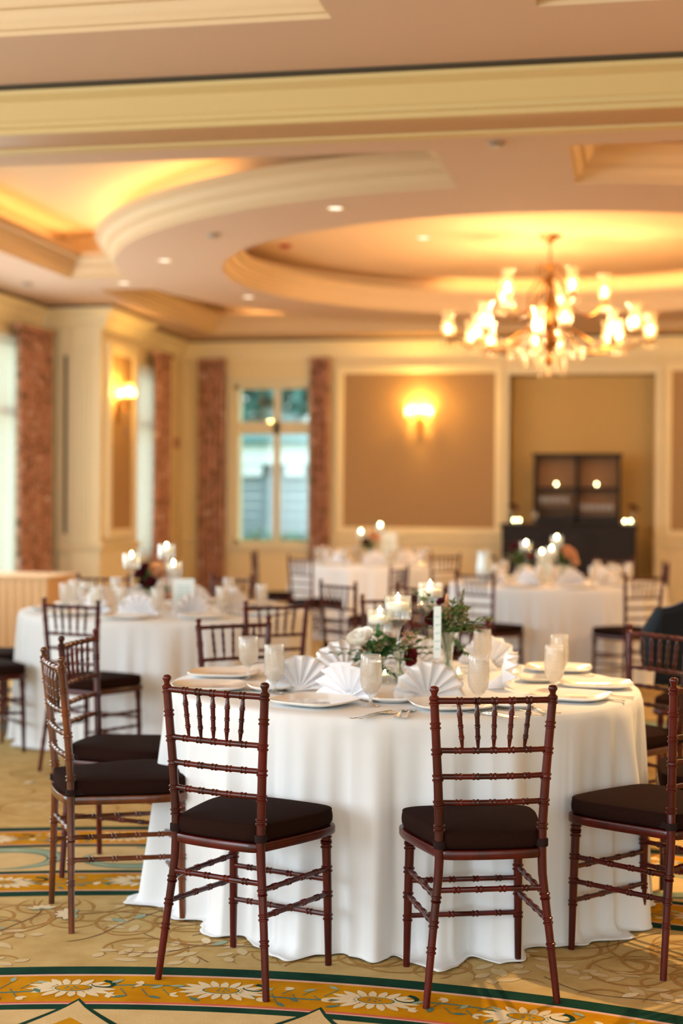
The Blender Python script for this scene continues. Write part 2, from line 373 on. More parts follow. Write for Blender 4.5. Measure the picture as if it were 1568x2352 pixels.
# broad sage scrolls in the middle band
for k in range(-5, 7):
    d = -19.0+6.0*k; s = 1 if k % 2 else -1
    c = []
    for i in range(31):
        t = i/30*1.75*PI; q = .17*(1-.25*i/30); c.append(pol(4.96+s*q*math.cos(t), d+2.6*math.sin(t)*(1-.2*i/30)))
    fl.ribbon(c, lambda t: .075*math.sin(PI*min(1, t*1.05+.02))+.01, .0009, TEA); fl.ribbon(c, lambda t: .055*math.sin(PI*min(1, t*1.05+.02))+.004, .0012, SAG)
# trailing vines, leaves and lotus flowers of the field
def infield(x, y):
    r = math.hypot(x-KX, y-KY); return (3.60 < r < 4.34) or (5.58 < r < 8.1)
def ribbon_clip(pts, w, z, mi):
    cur = []
    for i, p in enumerate(pts):
        if infield(*p): cur.append(p)
        else:
            if len(cur) > 3: fl.ribbon(cur, w, z, mi)
            cur = []
    if len(cur) > 3: fl.ribbon(cur, w, z, mi)
def lotus(x, y, a, sc):
    if not infield(x, y): return
    for k, L in enumerate((.085, .075, .07, .075, .085)):
        b = a+(k-2)*.62
        lpoly(x, y, b, leafpts(L, .021), .0019, BRN, sc); lpoly(x+.003*math.cos(b), y+.003*math.sin(b), b, leafpts(L-.007, .017), .0021, (CRM, BLU)[k % 2], sc)
    for b in (a+1.9, a-1.9): lpoly(x, y, b, leafpts(.06, .011), .0020, SAG, sc)
    lpoly(x, y, a, [(.016*math.cos(t), .014*math.sin(t)) for t in (0, .8, 1.6, 2.4, 3.2, 4, 4.8, 5.6)], .0024, SAG, sc)
for k in range(430):
    d = rc.uniform(-42, 40); r = rc.choice([rc.uniform(3.6, 4.34), rc.uniform(3.6, 4.34), rc.uniform(5.6, 8.0)]); x, y = pol(r, d)
    if not (-4.6 < x < 1.6): continue
    kind = (0, 4, 1, 0, 2, 0, 4, 1)[k % 8]; a = rc.uniform(0, 2*PI)
    if kind in (0, 1):      # wide curling scroll in tan
        R0 = rc.uniform(.10, .24); sg = rc.choice((-1, 1)); pts = []
        for i in range(34): t = i*.17; q = R0*(1-.018*i); pts.append((x+q*math.cos(a+sg*t), y+q*math.sin(a+sg*t)))
        ribbon_clip(pts, lambda s: .003+.009*math.sin(PI*s), .0009+.00002*(k % 9), TAN)
    elif kind in (2, 3):    # thin brown stem
        pts = []; px, py = x, y; h = a
        for i in range(24): px += .024*math.cos(h); py += .024*math.sin(h); h += .09*math.sin(i*.33+a)+.03; pts.append((px, py))
        ribbon_clip(pts, .0045, .0013+.00002*(k % 9), BRN)
        lotus(pts[-1][0], pts[-1][1], h, rc.uniform(.6, 1.0))
        p = pts[12]
        if infield(*p): lpoly(p[0], p[1], h+1, leafpts(.07, .016), .0017, rc.choice((SAG, CRM)))
    else:                   # cream acanthus leaves
        for j in range(4):
            xx, yy = x+.05*j*math.cos(a), y+.05*j*math.sin(a)
            if infield(xx, yy): lpoly(xx, yy, a+(.6 if j % 2 else -.6), leafpts(.09-.012*j, .017), .0011+.00003*j, FCR)
struct(fl.build('floor', CARP, smooth=False))

# ---- walls
def hole_wall(g, axis, c0, c1, a0, a1, z0, z1, holes, mi=0):
    """wall slab between planes c0..c1, running a0..a1, with rectangular holes (a,b,za,zb)"""
    cuts = sorted({a0, a1, *[h[0] for h in holes], *[h[1] for h in holes]})
    for p, q in zip(cuts, cuts[1:]):
        hs = [h for h in holes if h[0] <= p+1e-6 and h[1] >= q-1e-6]; zz = [(z0, z1)]
        if hs: h = hs[0]; zz = [(z0, h[2]), (h[3], z1)]
        for za, zb in zz:
            if zb-za < 1e-4: continue
            if axis == 'u': g.box(p, c0, za, q, c1, zb, mi)
            else: g.box(c0, p, za, c1, q, zb, mi)
W3 = (-5.22, -4.17, .84, 2.95)           # window in the back wall
g = G(); hole_wall(g, 'u', VB, VB+.45, UL-.6, UR+.1, 0, ZC+.6, [W3, (-1.60, .22, 0, 3.05)]); g.box(-1.7, VB+.40, 0, .35, VB+.5, 3.2, 1)
struct(g.build('wall_back', ['cream_wall', 'niche'], smooth=False))
W2 = (16.95, 18.05, .75, 3.0); W1 = (12.2, 15.0, .35, 3.1)
g = G(); hole_wall(g, 'v', UL-.3, UL, 16.6, VB+.1, 0, ZC+.6, [W2]); struct(g.build('wall_left', 'cream_wall', smooth=False))
g = G(); hole_wall(g, 'v', UB-.3, UB, VR, 15.45, 0, ZC+.6, [W1, (7.8, 10.6, .35, 3.1), (3.2, 6.0, .35, 3.1), (-1.4, 1.4, .35, 3.1)]); struct(g.build('wall_left_bay', 'cream_wall', smooth=False))
g = G(); g.box(UR, VR, 0, UR+.2, VB+.4, ZC+.6); struct(g.build('wall_right', 'cream_wall', smooth=False))
# pier between the two left windows
g = G(); g.box(UB-.1, 15.45, 0, UP, 16.6, ZC); 
g.box(-6.20, 15.40, .12, UP, 15.45, 3.30); g.box(-6.05, 15.37, .12, UP-.0, 15.40, 3.30)
for u in (-5.98, -5.93, -5.88, -5.83): g.box(u, 15.355, .95, u+.025, 15.37, 3.1)
g.box(-6.15, 15.392, 1.05, -6.115, 15.3995, 3.0, 1)  # dark strip painting the shade of a recessed line
g.box(UP, 15.50, 1.02, UP+.03, 16.40, 3.16, 0)
g.box(UP+.03, 15.60, 1.10, UP+.034, 16.30, 3.04, 2)
for a in ((15.50, 1.00, 15.60, 3.16), (16.30, 1.00, 16.40, 3.16)): g.box(UP+.0305, a[0], a[1], UP+.056, a[2], a[3], 0)
for a in ((1.0, 1.10), (3.04, 3.16)): g.box(UP+.0305, 15.601, a[0]+.001, UP+.055, 16.299, a[1]-.001, 0)
struct(g.build('wall_pier', ['cream', 'gap_shade', 'tan'], smooth=False))
# crown moulding, painted shadow gap, chair rail and baseboard following the walls
wallpath = [(UR, VB), (.22, VB), (UL, VB), (UL, 16.6), (UP+.02, 16.6), (UP+.02, 15.37), (-6.08, 15.37), (-6.22, 15.42), (UB, 15.42), (UB, VR)]
crown = [(0, 3.28), (.025, 3.28), (.03, 3.32), (.05, 3.34), (.06, 3.37), (.10, 3.43), (.15, 3.455), (.155, 3.475), (.17, 3.48), (.17, 3.497), (.04, 3.50)]
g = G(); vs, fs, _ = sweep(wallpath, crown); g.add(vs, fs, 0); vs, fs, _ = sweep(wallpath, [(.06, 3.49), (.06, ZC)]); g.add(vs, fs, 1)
struct(g.build('trim_1', ['cream', 'gap_shade'], smooth=True, ang=25))
def run(name, path, prof): 
    g = G(); vs, fs, _ = sweep(path, prof); g.add(vs, fs); return struct(g.build(name, 'cream', smooth=True, ang=25))
rail = [(0, .86), (.015, .86), (.03, .90), (.04, .915), (.04, .935), (0, .945)]
base = [(0, 0), (.03, 0), (.03, .14), (.015, .17), (0, .175)]
run('trim_2', [(UR, VB), (.22, VB)], rail); run('trim_3', [(-1.60, VB), (-3.9, VB)], rail)
run('trim_4', [(UL, 16.6), (UP, 16.6), (UP, 15.37), (-6.2, 15.37)], rail)
run('trim_5', [(-5.25, VB), (UL, VB), (UL, 18.15)], rail)
run('baseboard_back', [(-1.60, VB), (UL, VB)], base); run('baseboard_right', [(UR, VB), (.22, VB)], base)
run('baseboard_left', [(UL, VB), (UL, 16.6), (UP, 16.6), (UP, 15.37), (-6.2, 15.37), (UB, 15.4), (UB, VR)], base)
# framed fabric panels of the back wall
def panel(name, u0, u1, z0, z1):
    g = G(); v = VB
    g.box(u0, v-.012, z0, u1, v, z1, 1)
    w = .085
    fr = [(0, 0), (0, .02), (.02, .035), (.05, .035), (.065, .05), (w, .05), (w, 0)]
    pts = [(u0, z0), (u1, z0), (u1, z1), (u0, z1)]; n = len(fr)
    vs = []; fs = []
    for i, (x, z) in enumerate(pts):
        sx = -1 if i in (0, 3) else 1; sz = -1 if i < 2 else 1
        for o, d in fr: vs.append((x+sx*o, v-d, z+sz*o))
    for i in range(4):
        j = (i+1) % 4
        for k in range(n-1): fs.append((i*n+k, i*n+k+1, j*n+k+1, j*n+k))
    g.add(vs, fs, 0); return struct(g.build(name, ['cream', 'tan'], smooth=False))
panel('trim_6', -3.74, -1.77, 1.09, 3.08); panel('trim_7', .42, 2.5, 1.09, 3.08); panel('trim_8', 2.9, 4.9, 1.09, 3.08)
g = G()
for u0, u1 in ((-3.75, -2.85), (-2.70, -1.75), (.42, 1.4), (1.55, 2.5)):        # raised wainscot frames
    for a in ((u0, .26, u1, .285), (u0, .765, u1, .79), (u0, .26, u0+.025, .79), (u1-.025, .26, u1, .79)): g.box(a[0], VB-.012, a[1], a[2], VB, a[3])
for u0, u1 in ((-1.66, -1.60), (.22, .30)): g.box(u0, VB-.03, 0, u1, VB+.38, 3.12)
g.box(-1.67, VB-.035, 3.05, .31, VB+.1, 3.14)
struct(g.build('trim_9', 'cream', smooth=False))
# ---- windows
def window(name, axis, plane, a0, a1, z0, z1, mull, trans, depth=.10, gm='pane'):
    """frame bars at mullions / transoms and one pane per light; plane = inner face"""
    root = empty(name, (0, 0, 0)); root['kind'] = 'structure'
    f = G(); s = 1 if axis == 'u' else -1
    def bar(p, q, za, zb, d0=.06, d1=.13):
        if axis == 'u': f.box(p, plane+d0, za, q, plane+d1, zb)
        else: f.box(plane-d1, p, za, plane-d0, q, zb)
    w = .055
    bar(a0, a0+w, z0, z1); bar(a1-w, a1, z0, z1); bar(a0, a1, z0, z0+w); bar(a0, a1, z1-w, z1)
    for m in mull: bar(m-w*.75, m+w*.75, z0, z1, .05, .13)
    for t, h in trans: bar(a0, a1, t-h/2, t+h/2, .05, .13)
    for p, q, za, zb in ((a0-.09, a0, z0-.09, z1+.09), (a1, a1+.09, z0-.09, z1+.09), (a0, a1, z1, z1+.089), (a0, a1, z0-.088, z0)):
        bar(p, q, za, zb, -.03, -.0005)
    bar(a0-.12, a1+.12, z0-.055, z0-.015, -.06, -.0305)
    f.build('window_frame', 'window_white', root, smooth=False)
    xs = [a0]+list(mull)+[a1]; zs = [z0]+[t for t, _ in trans]+[z1]
    for i in range(len(xs)-1):
        for j in range(len(zs)-1):
            p = G()
            if axis == 'u': p.box(xs[i]+.03, plane+.09, zs[j]+.03, xs[i+1]-.03, plane+.095, zs[j+1]-.03)
            else: p.box(plane-.095, xs[i]+.03, zs[j]+.03, plane-.09, xs[i+1]-.03, zs[j+1]-.03)
            p.build('window_pane', gm, root, smooth=False)
    return root
window('window_1', 'v', UB, W1[0], W1[1], W1[2], W1[3], [13.1, 14.1], [(2.35, .1)])
window('window_2', 'v', UL, W2[0], W2[1], W2[2], W2[3], [17.5], [(2.35, .1)])
window('window_3', 'u', VB, W3[0], W3[1], W3[2], W3[3], [-4.65], [(2.38, .16)])
for i, (p, q) in enumerate(((7.8, 10.6), (3.2, 6.0), (-1.4, 1.4))): window('window_%d' % (4+i), 'v', UB, p, q, .35, 3.1, [p+.93, p+1.87], [(2.35, .1)])
# ---- curtains
def curtain(name, m, axis, plane, a0, a1, z0, z1, folds, amp, label, cat, narrow=0, seed=1):
    r = random.Random(seed); ph = [r.uniform(0, 6.28) for _ in range(5)]; g = G()
    def fn(s, t):
        a = a0+(a1-a0)*(s-.5)*(1-narrow*math.sin(PI*t)**2)+(a1-a0)*.5
        w = amp*(math.sin(2*PI*folds*s+ph[0]+.5*math.sin(3*t+ph[1]))+.35*math.sin(2*PI*folds*1.7*s+ph[2]))*(.75+.25*t)
        z = z1+(z0-z1)*t
        return (a, plane+w, z) if axis == 'u' else (plane+w, a, z)
    g.grid(fn, folds*10, 14)
    if m == 'drape': g.box(*((a0, plane-.05, z1-.02, a1, plane+.05, z1+.03) if axis == 'u' else (plane-.05, a0, z1-.02, plane+.05, a1, z1+.03)))
    return tag(g.build(name, m, smooth=True, ang=80, solid=.006), label, cat)
curtain('curtain', 'drape', 'u', VB-.13, -5.67, -5.30, .03, 3.25, 5, .035, 'rose-brown floral curtain left of the garden window in the back wall', 'curtain', seed=2)
curtain('curtain', 'drape', 'u', VB-.13, -4.17, -3.91, .03, 3.25, 4, .035, 'narrow rose-brown floral curtain between the garden window and the framed tan panel', 'curtain', seed=3)
curtain('curtain', 'drape', 'v', UB+.16, 14.48, 15.34, .03, 3.22, 8, .04, 'wide rose-brown floral curtain at left edge beside the cream pier', 'curtain', seed=4)
curtain('curtain', 'drape', 'v', UL+.16, 17.50, 18.04, .03, 3.22, 5, .035, 'rose-brown floral curtain just beyond the pier with the lit sconce', 'curtain', seed=5)
curtain('sheer_curtain', 'sheer', 'v', UB+.07, 12.3, 14.6, .10, 3.12, 22, .02, 'white sheer curtain over the bright window at far left', 'sheer curtain', seed=6)
curtain('sheer_curtain', 'sheer', 'v', UL+.07, 16.68, 17.62, .10, 3.05, 10, .02, 'white sheer curtain glowing just beyond the pier with the sconce', 'sheer curtain', seed=7)

# ---- ceiling
def arc(cx, cy, r, a0, a1, n): return [(cx+r*math.cos(a0+(a1-a0)*i/n), cy+r*math.sin(a0+(a1-a0)*i/n)) for i in range(n+1)]
RI, RO, SW = 3.0, 3.95, .39
inner = arc(CX, CY, RI, 0, 2*PI, 96)[:-1]
def corner(su, sv, hu, hv):
    q = math.sqrt(RO*RO-SW*SW); a = math.asin(SW/RO)
    pts = [(hu, hv), (hu, SW), (q, SW)]+arc(0, 0, RO, a, PI/2-a, 36)[1:-1]+[(SW, q), (SW, hv)]
    P = [(CX+su*x, CY+sv*y) for x, y in pts]; ar = sum(P[i-1][0]*P[i][1]-P[i][0]*P[i-1][1] for i in range(len(P)))
    return P if ar > 0 else P[::-1]
coffers = {'ln': corner(-1, -1, 4.5, 5.0), 'rn': corner(1, -1, 4.5, 5.0), 'lf': corner(-1, 1, 4.5, 4.45), 'rf': corner(1, 1, 4.5, 4.45)}
near = {'nl': [(-5.3, 2.2), (-1.31, 2.2), (-1.31, 6.31), (-5.3, 6.31)], 'nr': [(-.43, 2.2), (3.7, 2.2), (3.7, 6.31), (-.43, 6.31)]}
def soffit(g, outer, holes, z, mi=0):
    polys = [[Vector((p[0], p[1], 0)) for p in outer]]+[[Vector((p[0], p[1], 0)) for p in h] for h in holes]
    flat = [p for q in polys for p in q]; tr = tessellate_polygon(polys)
    g.add([(p.x, p.y, z) for p in flat], [tuple(t) for t in tr], mi)
g = G()
soffit(g, [(UB-.3, 7.6), (UR+.2, 7.6), (UR+.2, VB+.3), (UB-.3, VB+.3)], [inner]+list(coffers.values()), ZC)
soffit(g, [(UB-.3, VR), (UR+.2, VR), (UR+.2, 7.6), (UB-.3, 7.6)], list(near.values()), ZC)
cove = [(0, 0), (0, .022), (.022, .024), (.022, .045), (.035, .055), (.045, .075), (.048, .10), (.078, .102), (.078, .12), (.09, .135), (.115, .165), (.145, .185), (.145, .20), (.168, .202), (.168, .228), (.148, .228), (.148, .17), (-.14, .17), (-.14, .40)]
def recess(P, capz, prof=cove):
    pr = [(o, ZC+z) for o, z in prof[:-1]]+[(prof[-1][0], capz)]
    vs, fs, N = sweep(P, pr, closed=True, side=1); g.add(vs, fs, 1)
    o = pr[-1][0]; cap = [(p[0]+n.x*o, p[1]+n.y*o) for p, n in zip(P, N)]; soffit(g, cap, [], capz, 2)
recess(inner, 3.885)
for P in coffers.values(): recess(P, 3.95)
for P in near.values(): recess(P, 3.95)
struct(g.build('ceiling', ['ceil', 'ceil_mould', 'ceil_cap'], smooth=True, ang=28))
g = G(); g.box(UB-.5, VR, 4.02, UR+.3, VB+.6, 4.1); struct(g.build('ceiling_slab', 'ceil', smooth=False))
# cove light ropes behind the mouldings
MT['rope'] = emat('cove_light_rope', (1, .70, .32, 1), 19)
def rope(P, a, b, label, off=0.0):
    n = len(P); vs, fs, N = sweep(P, [(off, 0), (off, 1)], closed=True)
    pts = [(P[i % n][0]+N[i % n].x*off, P[i % n][1]+N[i % n].y*off, ZC+.19) for i in range(a, b+1)]
    gg = G(); gg.tube(pts, .014, 6); return tag(gg.build('cove_light', 'rope'), label, 'cove light')
rope(inner, -4, 31, 'warm light strip hidden behind the moulding of the round ceiling recess, far side', .06)
def find(P, f): return [i for i, p in enumerate(P) if f(p)]
P = coffers['ln']; k = find(P, lambda p: math.hypot(p[0]-CX, p[1]-CY) < RO+.001); kk = [i for i in k if 186 < math.degrees(math.atan2(P[i][1]-CY, P[i][0]-CX)) % 360 < 238]; rope(P, min(kk), max(kk), 'warm light strip behind the curved moulding of the left ceiling coffer', .06)
vs, fs, N = sweep(P, [(0, 0), (0, 1)], closed=True)
gg = G(); gg.tube([(-5.3+.05, 11.0, ZC+.19), (-5.3+.05, 13.25, ZC+.19)], .014, 6); tag(gg.build('cove_light', 'rope'), 'warm light strip along the straight left side of the left ceiling coffer', 'cove light')
P = coffers['lf']; gg = G(); gg.tube([(-4.9, CY+4.45-.06, ZC+.19), (-2.6, CY+4.45-.06, ZC+.19)], .014, 6); tag(gg.build('cove_light', 'rope'), 'warm light strip in the small far left ceiling coffer near the back wall', 'cove light')
gg = G(); gg.tube([(.2, 8.86, ZC+.19), (3.4, 8.86, ZC+.19)], .014, 6); tag(gg.build('cove_light', 'rope'), 'warm light strip in the ceiling coffer at the upper right', 'cove light')
# header beam across the room
g = G(); bp = [(UB, 7.28), (UR, 7.28)]
prof = [(0, 3.33), (.03, 3.33), (.03, 3.355), (.05, 3.36), (.05, 3.385), (.06, 3.39), (.075, 3.41), (.12, 3.47), (.17, 3.495), (.18, 3.515), (0, 3.515)]
vs, fs, _ = sweep(bp, prof, side=-1); g.add(vs, fs, 0)
g.box(UB, 7.28, 3.33, UR, 7.62, ZC, 1); g.box(UB, 7.05, 3.515, UR, 7.4, ZC+.001, 2)  # last box: dark strip, shade above the crown put into its colour
vs, fs, _ = sweep([(UB, 7.62), (UR, 7.62)], [(0, 3.318), (.03, 3.318), (.05, 3.335), (.10, 3.34), (.12, 3.36), (.16, 3.42), (.2, ZC)]); g.add(vs, fs, 0)
g.box(UB, 7.56, 3.318, UR, 7.62, 3.34, 0)
MT['beam'] = mat('beam_underside', '#b78f66', .5, spec=.4)
MT['beam_cream'] = mat('beam_cream', '#c9ae78', .6, spec=.3)
struct(g.build('trim_10', ['beam_cream', 'beam', 'gap_shade'], smooth=True, ang=25))

# ---- outside the back window: lawn, clipped hedge, tree and the house next door
g = G(); g.box(-16, VB+.6, -.35, 6, 40, -.3); struct(g.build('ground', mat('lawn', '#4d7a4a', .9, col2='#3d6a40', nscale=5), smooth=False))
MT['siding'] = mat('grey_siding', '#7f8e96', .7); MT['extwhite'] = mat('white_exterior_paint', '#eef4f4', .6, emit=None); MT['extdark'] = mat('dark_glass', '#4a5a60', .2)
MT['extroof'] = mat('teal_grey_roof', '#5c8583', .8)
bld = empty('house', (0, 0, 0), 0, 'grey sided house with white fascia seen through the back wall window', 'house')
g = G()
for i in range(12): g.box(-13, 30+.015*(i % 2), -.3+.2*i, 0, 30.4, -.11+.2*i, 0)
g.build('wall', 'siding', bld, smooth=False)
g = G(); g.box(-13, 29.8, 2.16, 0, 30.5, 2.6); 
for i in range(13): g.box(-12.5+.9*i, 29.85, 1.92, -12.1+.9*i, 29.95, 2.2)
g.build('fascia', 'extwhite', bld, smooth=False)
for i in range(12):
    g = G(); g.box(-12.1+.9*i, 29.97, 1.95, -11.6+.9*i, 29.99, 2.18); g.build('window', 'extdark', bld, smooth=False)
g = G(); g.add([(-13, 29.6, 2.6), (0, 29.6, 2.6), (0, 32, 3.1), (-13, 32, 3.1)], [(0, 1, 2, 3)]); g.build('roof', 'extroof', bld, smooth=False, solid=.1)
g = G(); rh = random.Random(3)
for i in range(900):
    x, y, z = rh.uniform(-8.5, -4.6), rh.uniform(21.2, 22.0), rh.uniform(-.3, .95); a = rh.uniform(0, 6.28)
    T = Matrix.Translation((x, y, z)) @ Matrix.Rotation(a, 4, (rh.random(), rh.random(), rh.random()+.01)); g.add([(-.07, 0, 0), (0, -.035, .01), (.07, 0, 0), (0, .035, .01)], [(0, 1, 2, 3)], i % 2, T)
g.box(-8.4, 21.3, -.3, -4.7, 21.9, .85, 0)
tag(g.build('hedge', ['leaf', mat('hedge_teal', '#3f8a6a', .6)], smooth=False), 'clipped green hedge outside under the back wall window', 'hedge')
tr = empty('tree', (-8.6, 34, -.3), 0, 'blue-green tree with pale trunk seen through the upper window panes', 'tree')
g = G(); g.tube([(0, 0, 0), (.1, 0, 2), (-.3, 0, 3.6)], [.18, .14, .08], 10); g.tube([(.1, 0, 2), (.9, .1, 3.6)], [.1, .05], 8); g.build('trunk', mat('pale_bark', '#c8c4a0', .8), tr)
g = G()
for i in range(2600):
    a = rh.uniform(0, 6.28); q = rh.random()**.5*2.6; x, y, z = q*math.cos(a), q*math.sin(a)*.6, 4.9+rh.uniform(-1.3, 1.6)
    T = Matrix.Translation((x, y, z)) @ Matrix.Rotation(rh.uniform(0, 6.28), 4, (rh.random(), rh.random(), rh.random()+.01)); g.add([(-.22, 0, 0), (0, -.12, .02), (.22, 0, 0), (0, .12, .02)], [(0, 1, 2, 3)], 0, T)
g.build('foliage', mat('teal_foliage', '#3f7f78', .6, col2='#5fa09a', nscale=2), tr, smooth=False)

# ================================================================== CHAIRS
def lerp(a, b, t): return a+(b-a)*t
def bamboo(g, pts, r, joints, seg=10, r0=None, r1=None, k=1.0):
    """turned rod along a polyline with pairs of raised rings at the given fractions of its length"""
    P = [Vector(p) for p in pts]; L = [0]
    for a, b in zip(P, P[1:]): L.append(L[-1]+(b-a).length)
    T = L[-1]; r0 = r if r0 is None else r0; r1 = r if r1 is None else r1
    rb = lambda s: lerp(r0, r, min(1, s/T*2)) if s < T/2 else lerp(r, r1, (s/T-.5)*2)
    sm = {0: 1, T: 1}
    for l in L: sm[l] = 1
    for j in joints:
        c = j*T
        for d, q in ((-.0105, 1), (-.0085, 1.26), (-.0045, 1.26), (-.0025, 1.03), (.0025, 1.03), (.0045, 1.26), (.0085, 1.26), (.0105, 1)): 
            if 0 < c+d*k < T: sm[c+d*k] = q
    ss = sorted(sm); out = []; rad = []
    for s in ss:
        i = 0
        while i < len(L)-2 and L[i+1] < s: i += 1
        t = (s-L[i])/max(1e-9, L[i+1]-L[i]); out.append(P[i].lerp(P[i+1], t)); rad.append(rb(s)*sm[s])
    g.tube(out, rad, seg); return g
def seat_outline(n=64):
    # rear narrow, front wide, rounded corners
    ctrl = [(-.146, -.198), (-.09, -.214), (0, -.219), (.09, -.214), (.146, -.198), (.168, -.13), (.205, .05), (.212, .12), (.205, .175), (.165, .205), (.09, .214), (0, .217),
            (-.09, .214), (-.165, .205), (-.205, .175), (-.212, .12), (-.205, .05), (-.168, -.13)]
    m = len(ctrl); out = []
    for i in range(m):
        p0, p1, p2, p3 = ctrl[i-1], ctrl[i], ctrl[(i+1) % m], ctrl[(i+2) % m]
        for j in range(4):
            t = j/4; out.append(tuple(.5*((2*p1[c])+(-p0[c]+p2[c])*t+(2*p0[c]-5*p1[c]+4*p2[c]-p3[c])*t*t+(-p0[c]+3*p1[c]-3*p2[c]+p3[c])*t**3) for c in (0, 1)))
    return out
def loops(g, out, prof, cap=True, cx=0, cy=.02):
    n = len(out); vs = []; fs = []
    for sc, z in prof: vs += [(cx+(x-cx)*sc, cy+(y-cy)*sc, z) for x, y in out]
    for i in range(len(prof)-1):
        for k in range(n): fs.append((i*n+k, i*n+(k+1) % n, (i+1)*n+(k+1) % n, (i+1)*n+k))
    if cap: fs.append(tuple(range(n))[::-1]); fs.append(tuple((len(prof)-1)*n+k for k in range(n)))
    g.add(vs, fs)
def make_chair(wm, loc, rz, label, ys=-.170, yt=-.190):
    c = empty('banquet_chair', loc, rz, label, 'chair')
    so = [(x, y-(ys+.190)*-1*max(0, -y/.2)) for x, y in seat_outline()]
    g = G(); loops(g, so, [(.95, .418), (.99, .42), (1, .424), (1, .442), (.99, .446), (.93, .447)]); g.build('seat', wm, c)
    so2 = [(x, y if y > -.1 else y) for x, y in so]
    g = G(); loops(g, so2, [(.90, .4475), (.945, .450), (.965, .458), (.970, .470), (.965, .484), (.957, .490), (.962, .4935), (.955, .497), (.93, .4985), (.85, .502), (.6, .506), (.25, .508)], cy=.0)
    cu = g.build('cushion', 'cushion', c, ang=60)
    for s in (-1, 1):
        g = G(); g.lathe([(.0175, -.011), (.0185, -.009), (.0185, .009), (.0175, .011), (.013, .011)], 16, T=Matrix.Translation((s*.152, ys, .462)))
        g.box(s*.152-.004-.02*(s > 0), ys, .452, s*.152+.004+.02*(s < 0), ys+.046, .472); g.build('tie_strap', 'strap', cu)
    for s in (-1, 1):
        path = [(.1935*s, -.200, 0), (.174*s, lerp(-.2, ys, .55), .19), (.162*s, lerp(-.2, ys, .85), .30), (.1545*s, ys, .37), (.152*s, ys, .43), (.1525*s, ys, .50), (.160*s, lerp(ys, yt, .35), .66), (.175*s, yt, .885)]
        g = G(); z2 = lambda z: z/.89
        bamboo(g, path, .0138, [z2(z) for z in (.163, .237, .308, .513, .584, .660, .736, .812)]+[.993], 12, r0=.0105, r1=.0128)
        g.lathe([(.0130, -.004), (.0148, 0), (.0148, .004), (.0115, .007), (.0085, .011), (.0095, .017), (.0132, .023), (.0140, .029), (.0115, .034), (.006, .0365), (0, .037)], 14, T=Matrix.Translation((.175*s, yt, .886)))
        g.build('back_post', wm, c)
    for s in (-1, 1):
        g = G(); bamboo(g, [(.1785*s, .185, 0), (.176*s, .181, .21), (.172*s, .175, .42)], .0135, [z/.42 for z in (.152, .224, .303)]+[.90, .945], 12, r0=.0105, r1=.015); g.build('front_leg', wm, c)
    def xat(z): return .1525+(z-.5)*.058 if z > .5 else .1525
    def yat(z): return ys+(z-.5)/.385*(yt-ys) if z > .5 else ys
    def bow(z, d=.012, n=6):
        X = xat(z)-.004; return [(X*(2*i/n-1), yat(z)-d*(1-(2*i/n-1)**2), z) for i in range(n+1)]
    g = G(); bamboo(g, bow(.880), .0092, [.20, .35, .5, .65, .80], 10); g.build('top_rail', wm, c)
    for z in (.736, .660, .584):
        g = G(); bamboo(g, bow(z), .0082, [.18, .34, .5, .66, .82], 10); g.build('back_rail', wm, c)
    for i in range(-2, 3):
        xt, xb = .0525*i, .0455*i; f = lambda z, x: (x, yat(z)-.012*(1-(x/xat(z))**2), z)
        g = G(); a, b = Vector(f(.878, xt)), Vector(f(.738, xb)); pts = []; rad = []
        for t, q in ((0, .0052), (.03, .0045), (.22, .0075), (.235, .0092), (.25, .0092), (.26, .0075), (.275, .0092), (.29, .0092), (.305, .0072), (.47, .0068), (.485, .0088), (.50, .0088), (.51, .007), (.525, .0088), (.54, .0088), (.555, .0068),
                     (.70, .0068), (.715, .0088), (.73, .0088), (.74, .007), (.755, .0088), (.77, .0088), (.785, .0066), (.97, .004), (1, .0045)): pts.append(a.lerp(b, t)); rad.append(q)
        g.tube(pts, rad, 8); g.build('spindle', wm, c)
    def st(a, b, r=.0082, js=(.18, .39, .61, .82)):
        g = G(); bamboo(g, [a, Vector(a).lerp(Vector(b), .5), b], r, js, 9); g.build('stretcher', wm, c)
    for s in (-1, 1):
        st((.174*s, .176, .303), (.161*s, lerp(-.2, ys, .85), .312)); st((.176*s, .181, .224), (.169*s, lerp(-.2, ys, .65), .238))
    st((-.158, lerp(-.2, ys, .9), .330), (.158, lerp(-.2, ys, .9), .330)); st((-.173, .177, .270), (.173, .177, .270)); st((-.175, .180, .160), (.175, .180, .160))
    return reg(c)
T0 = Vector((-.85, 5.51, 0))             # centre of the near table
def place(mid, face):                    # mid = plan point of the back posts' tops, face = direction the sitter looks
    d = Vector((face[0], face[1])).normalized(); return (mid[0]+d.x*.175, mid[1]+d.y*.175, 0), heading(d.x, d.y)
def foot(mid, face):
    d = Vector((face[0], face[1])).normalized(); return (mid[0]+d.x*.2, mid[1]+d.y*.2, 0), heading(d.x, d.y)
l, r = foot((-1.222, 4.237), (.122, .366))
chA = make_chair('wood', l, r, 'dark red mahogany ballroom chair with brown cushion, front left, turned away from camera')
l, r = foot((-1.939, 4.855), (.85, .53))
chC = make_chair('wood_brown', l, r, 'browner, more worn ballroom chair at left, seen side on with scuffed seat edge', -.197, -.235)
def chair(mid, face, label, proto=chA, f=place, group=None):
    l, r = f(mid, face); return dup(proto, l, r, label, group)
chair((-.395, 4.282), (-.126, .36), 'dark red mahogany ballroom chair with brown cushion, front right centre, back to camera', f=foot)
l, r = foot((-2.138, 5.56), (1, -.02))
chD = make_chair('wood', l, r, 'mahogany ballroom chair behind the worn brown chair at left, seen side on', -.192, -.215)
chair((.216, 4.769), (-.285, .236), 'mahogany ballroom chair at right edge facing left, foremost on that side', f=foot, proto=chD)
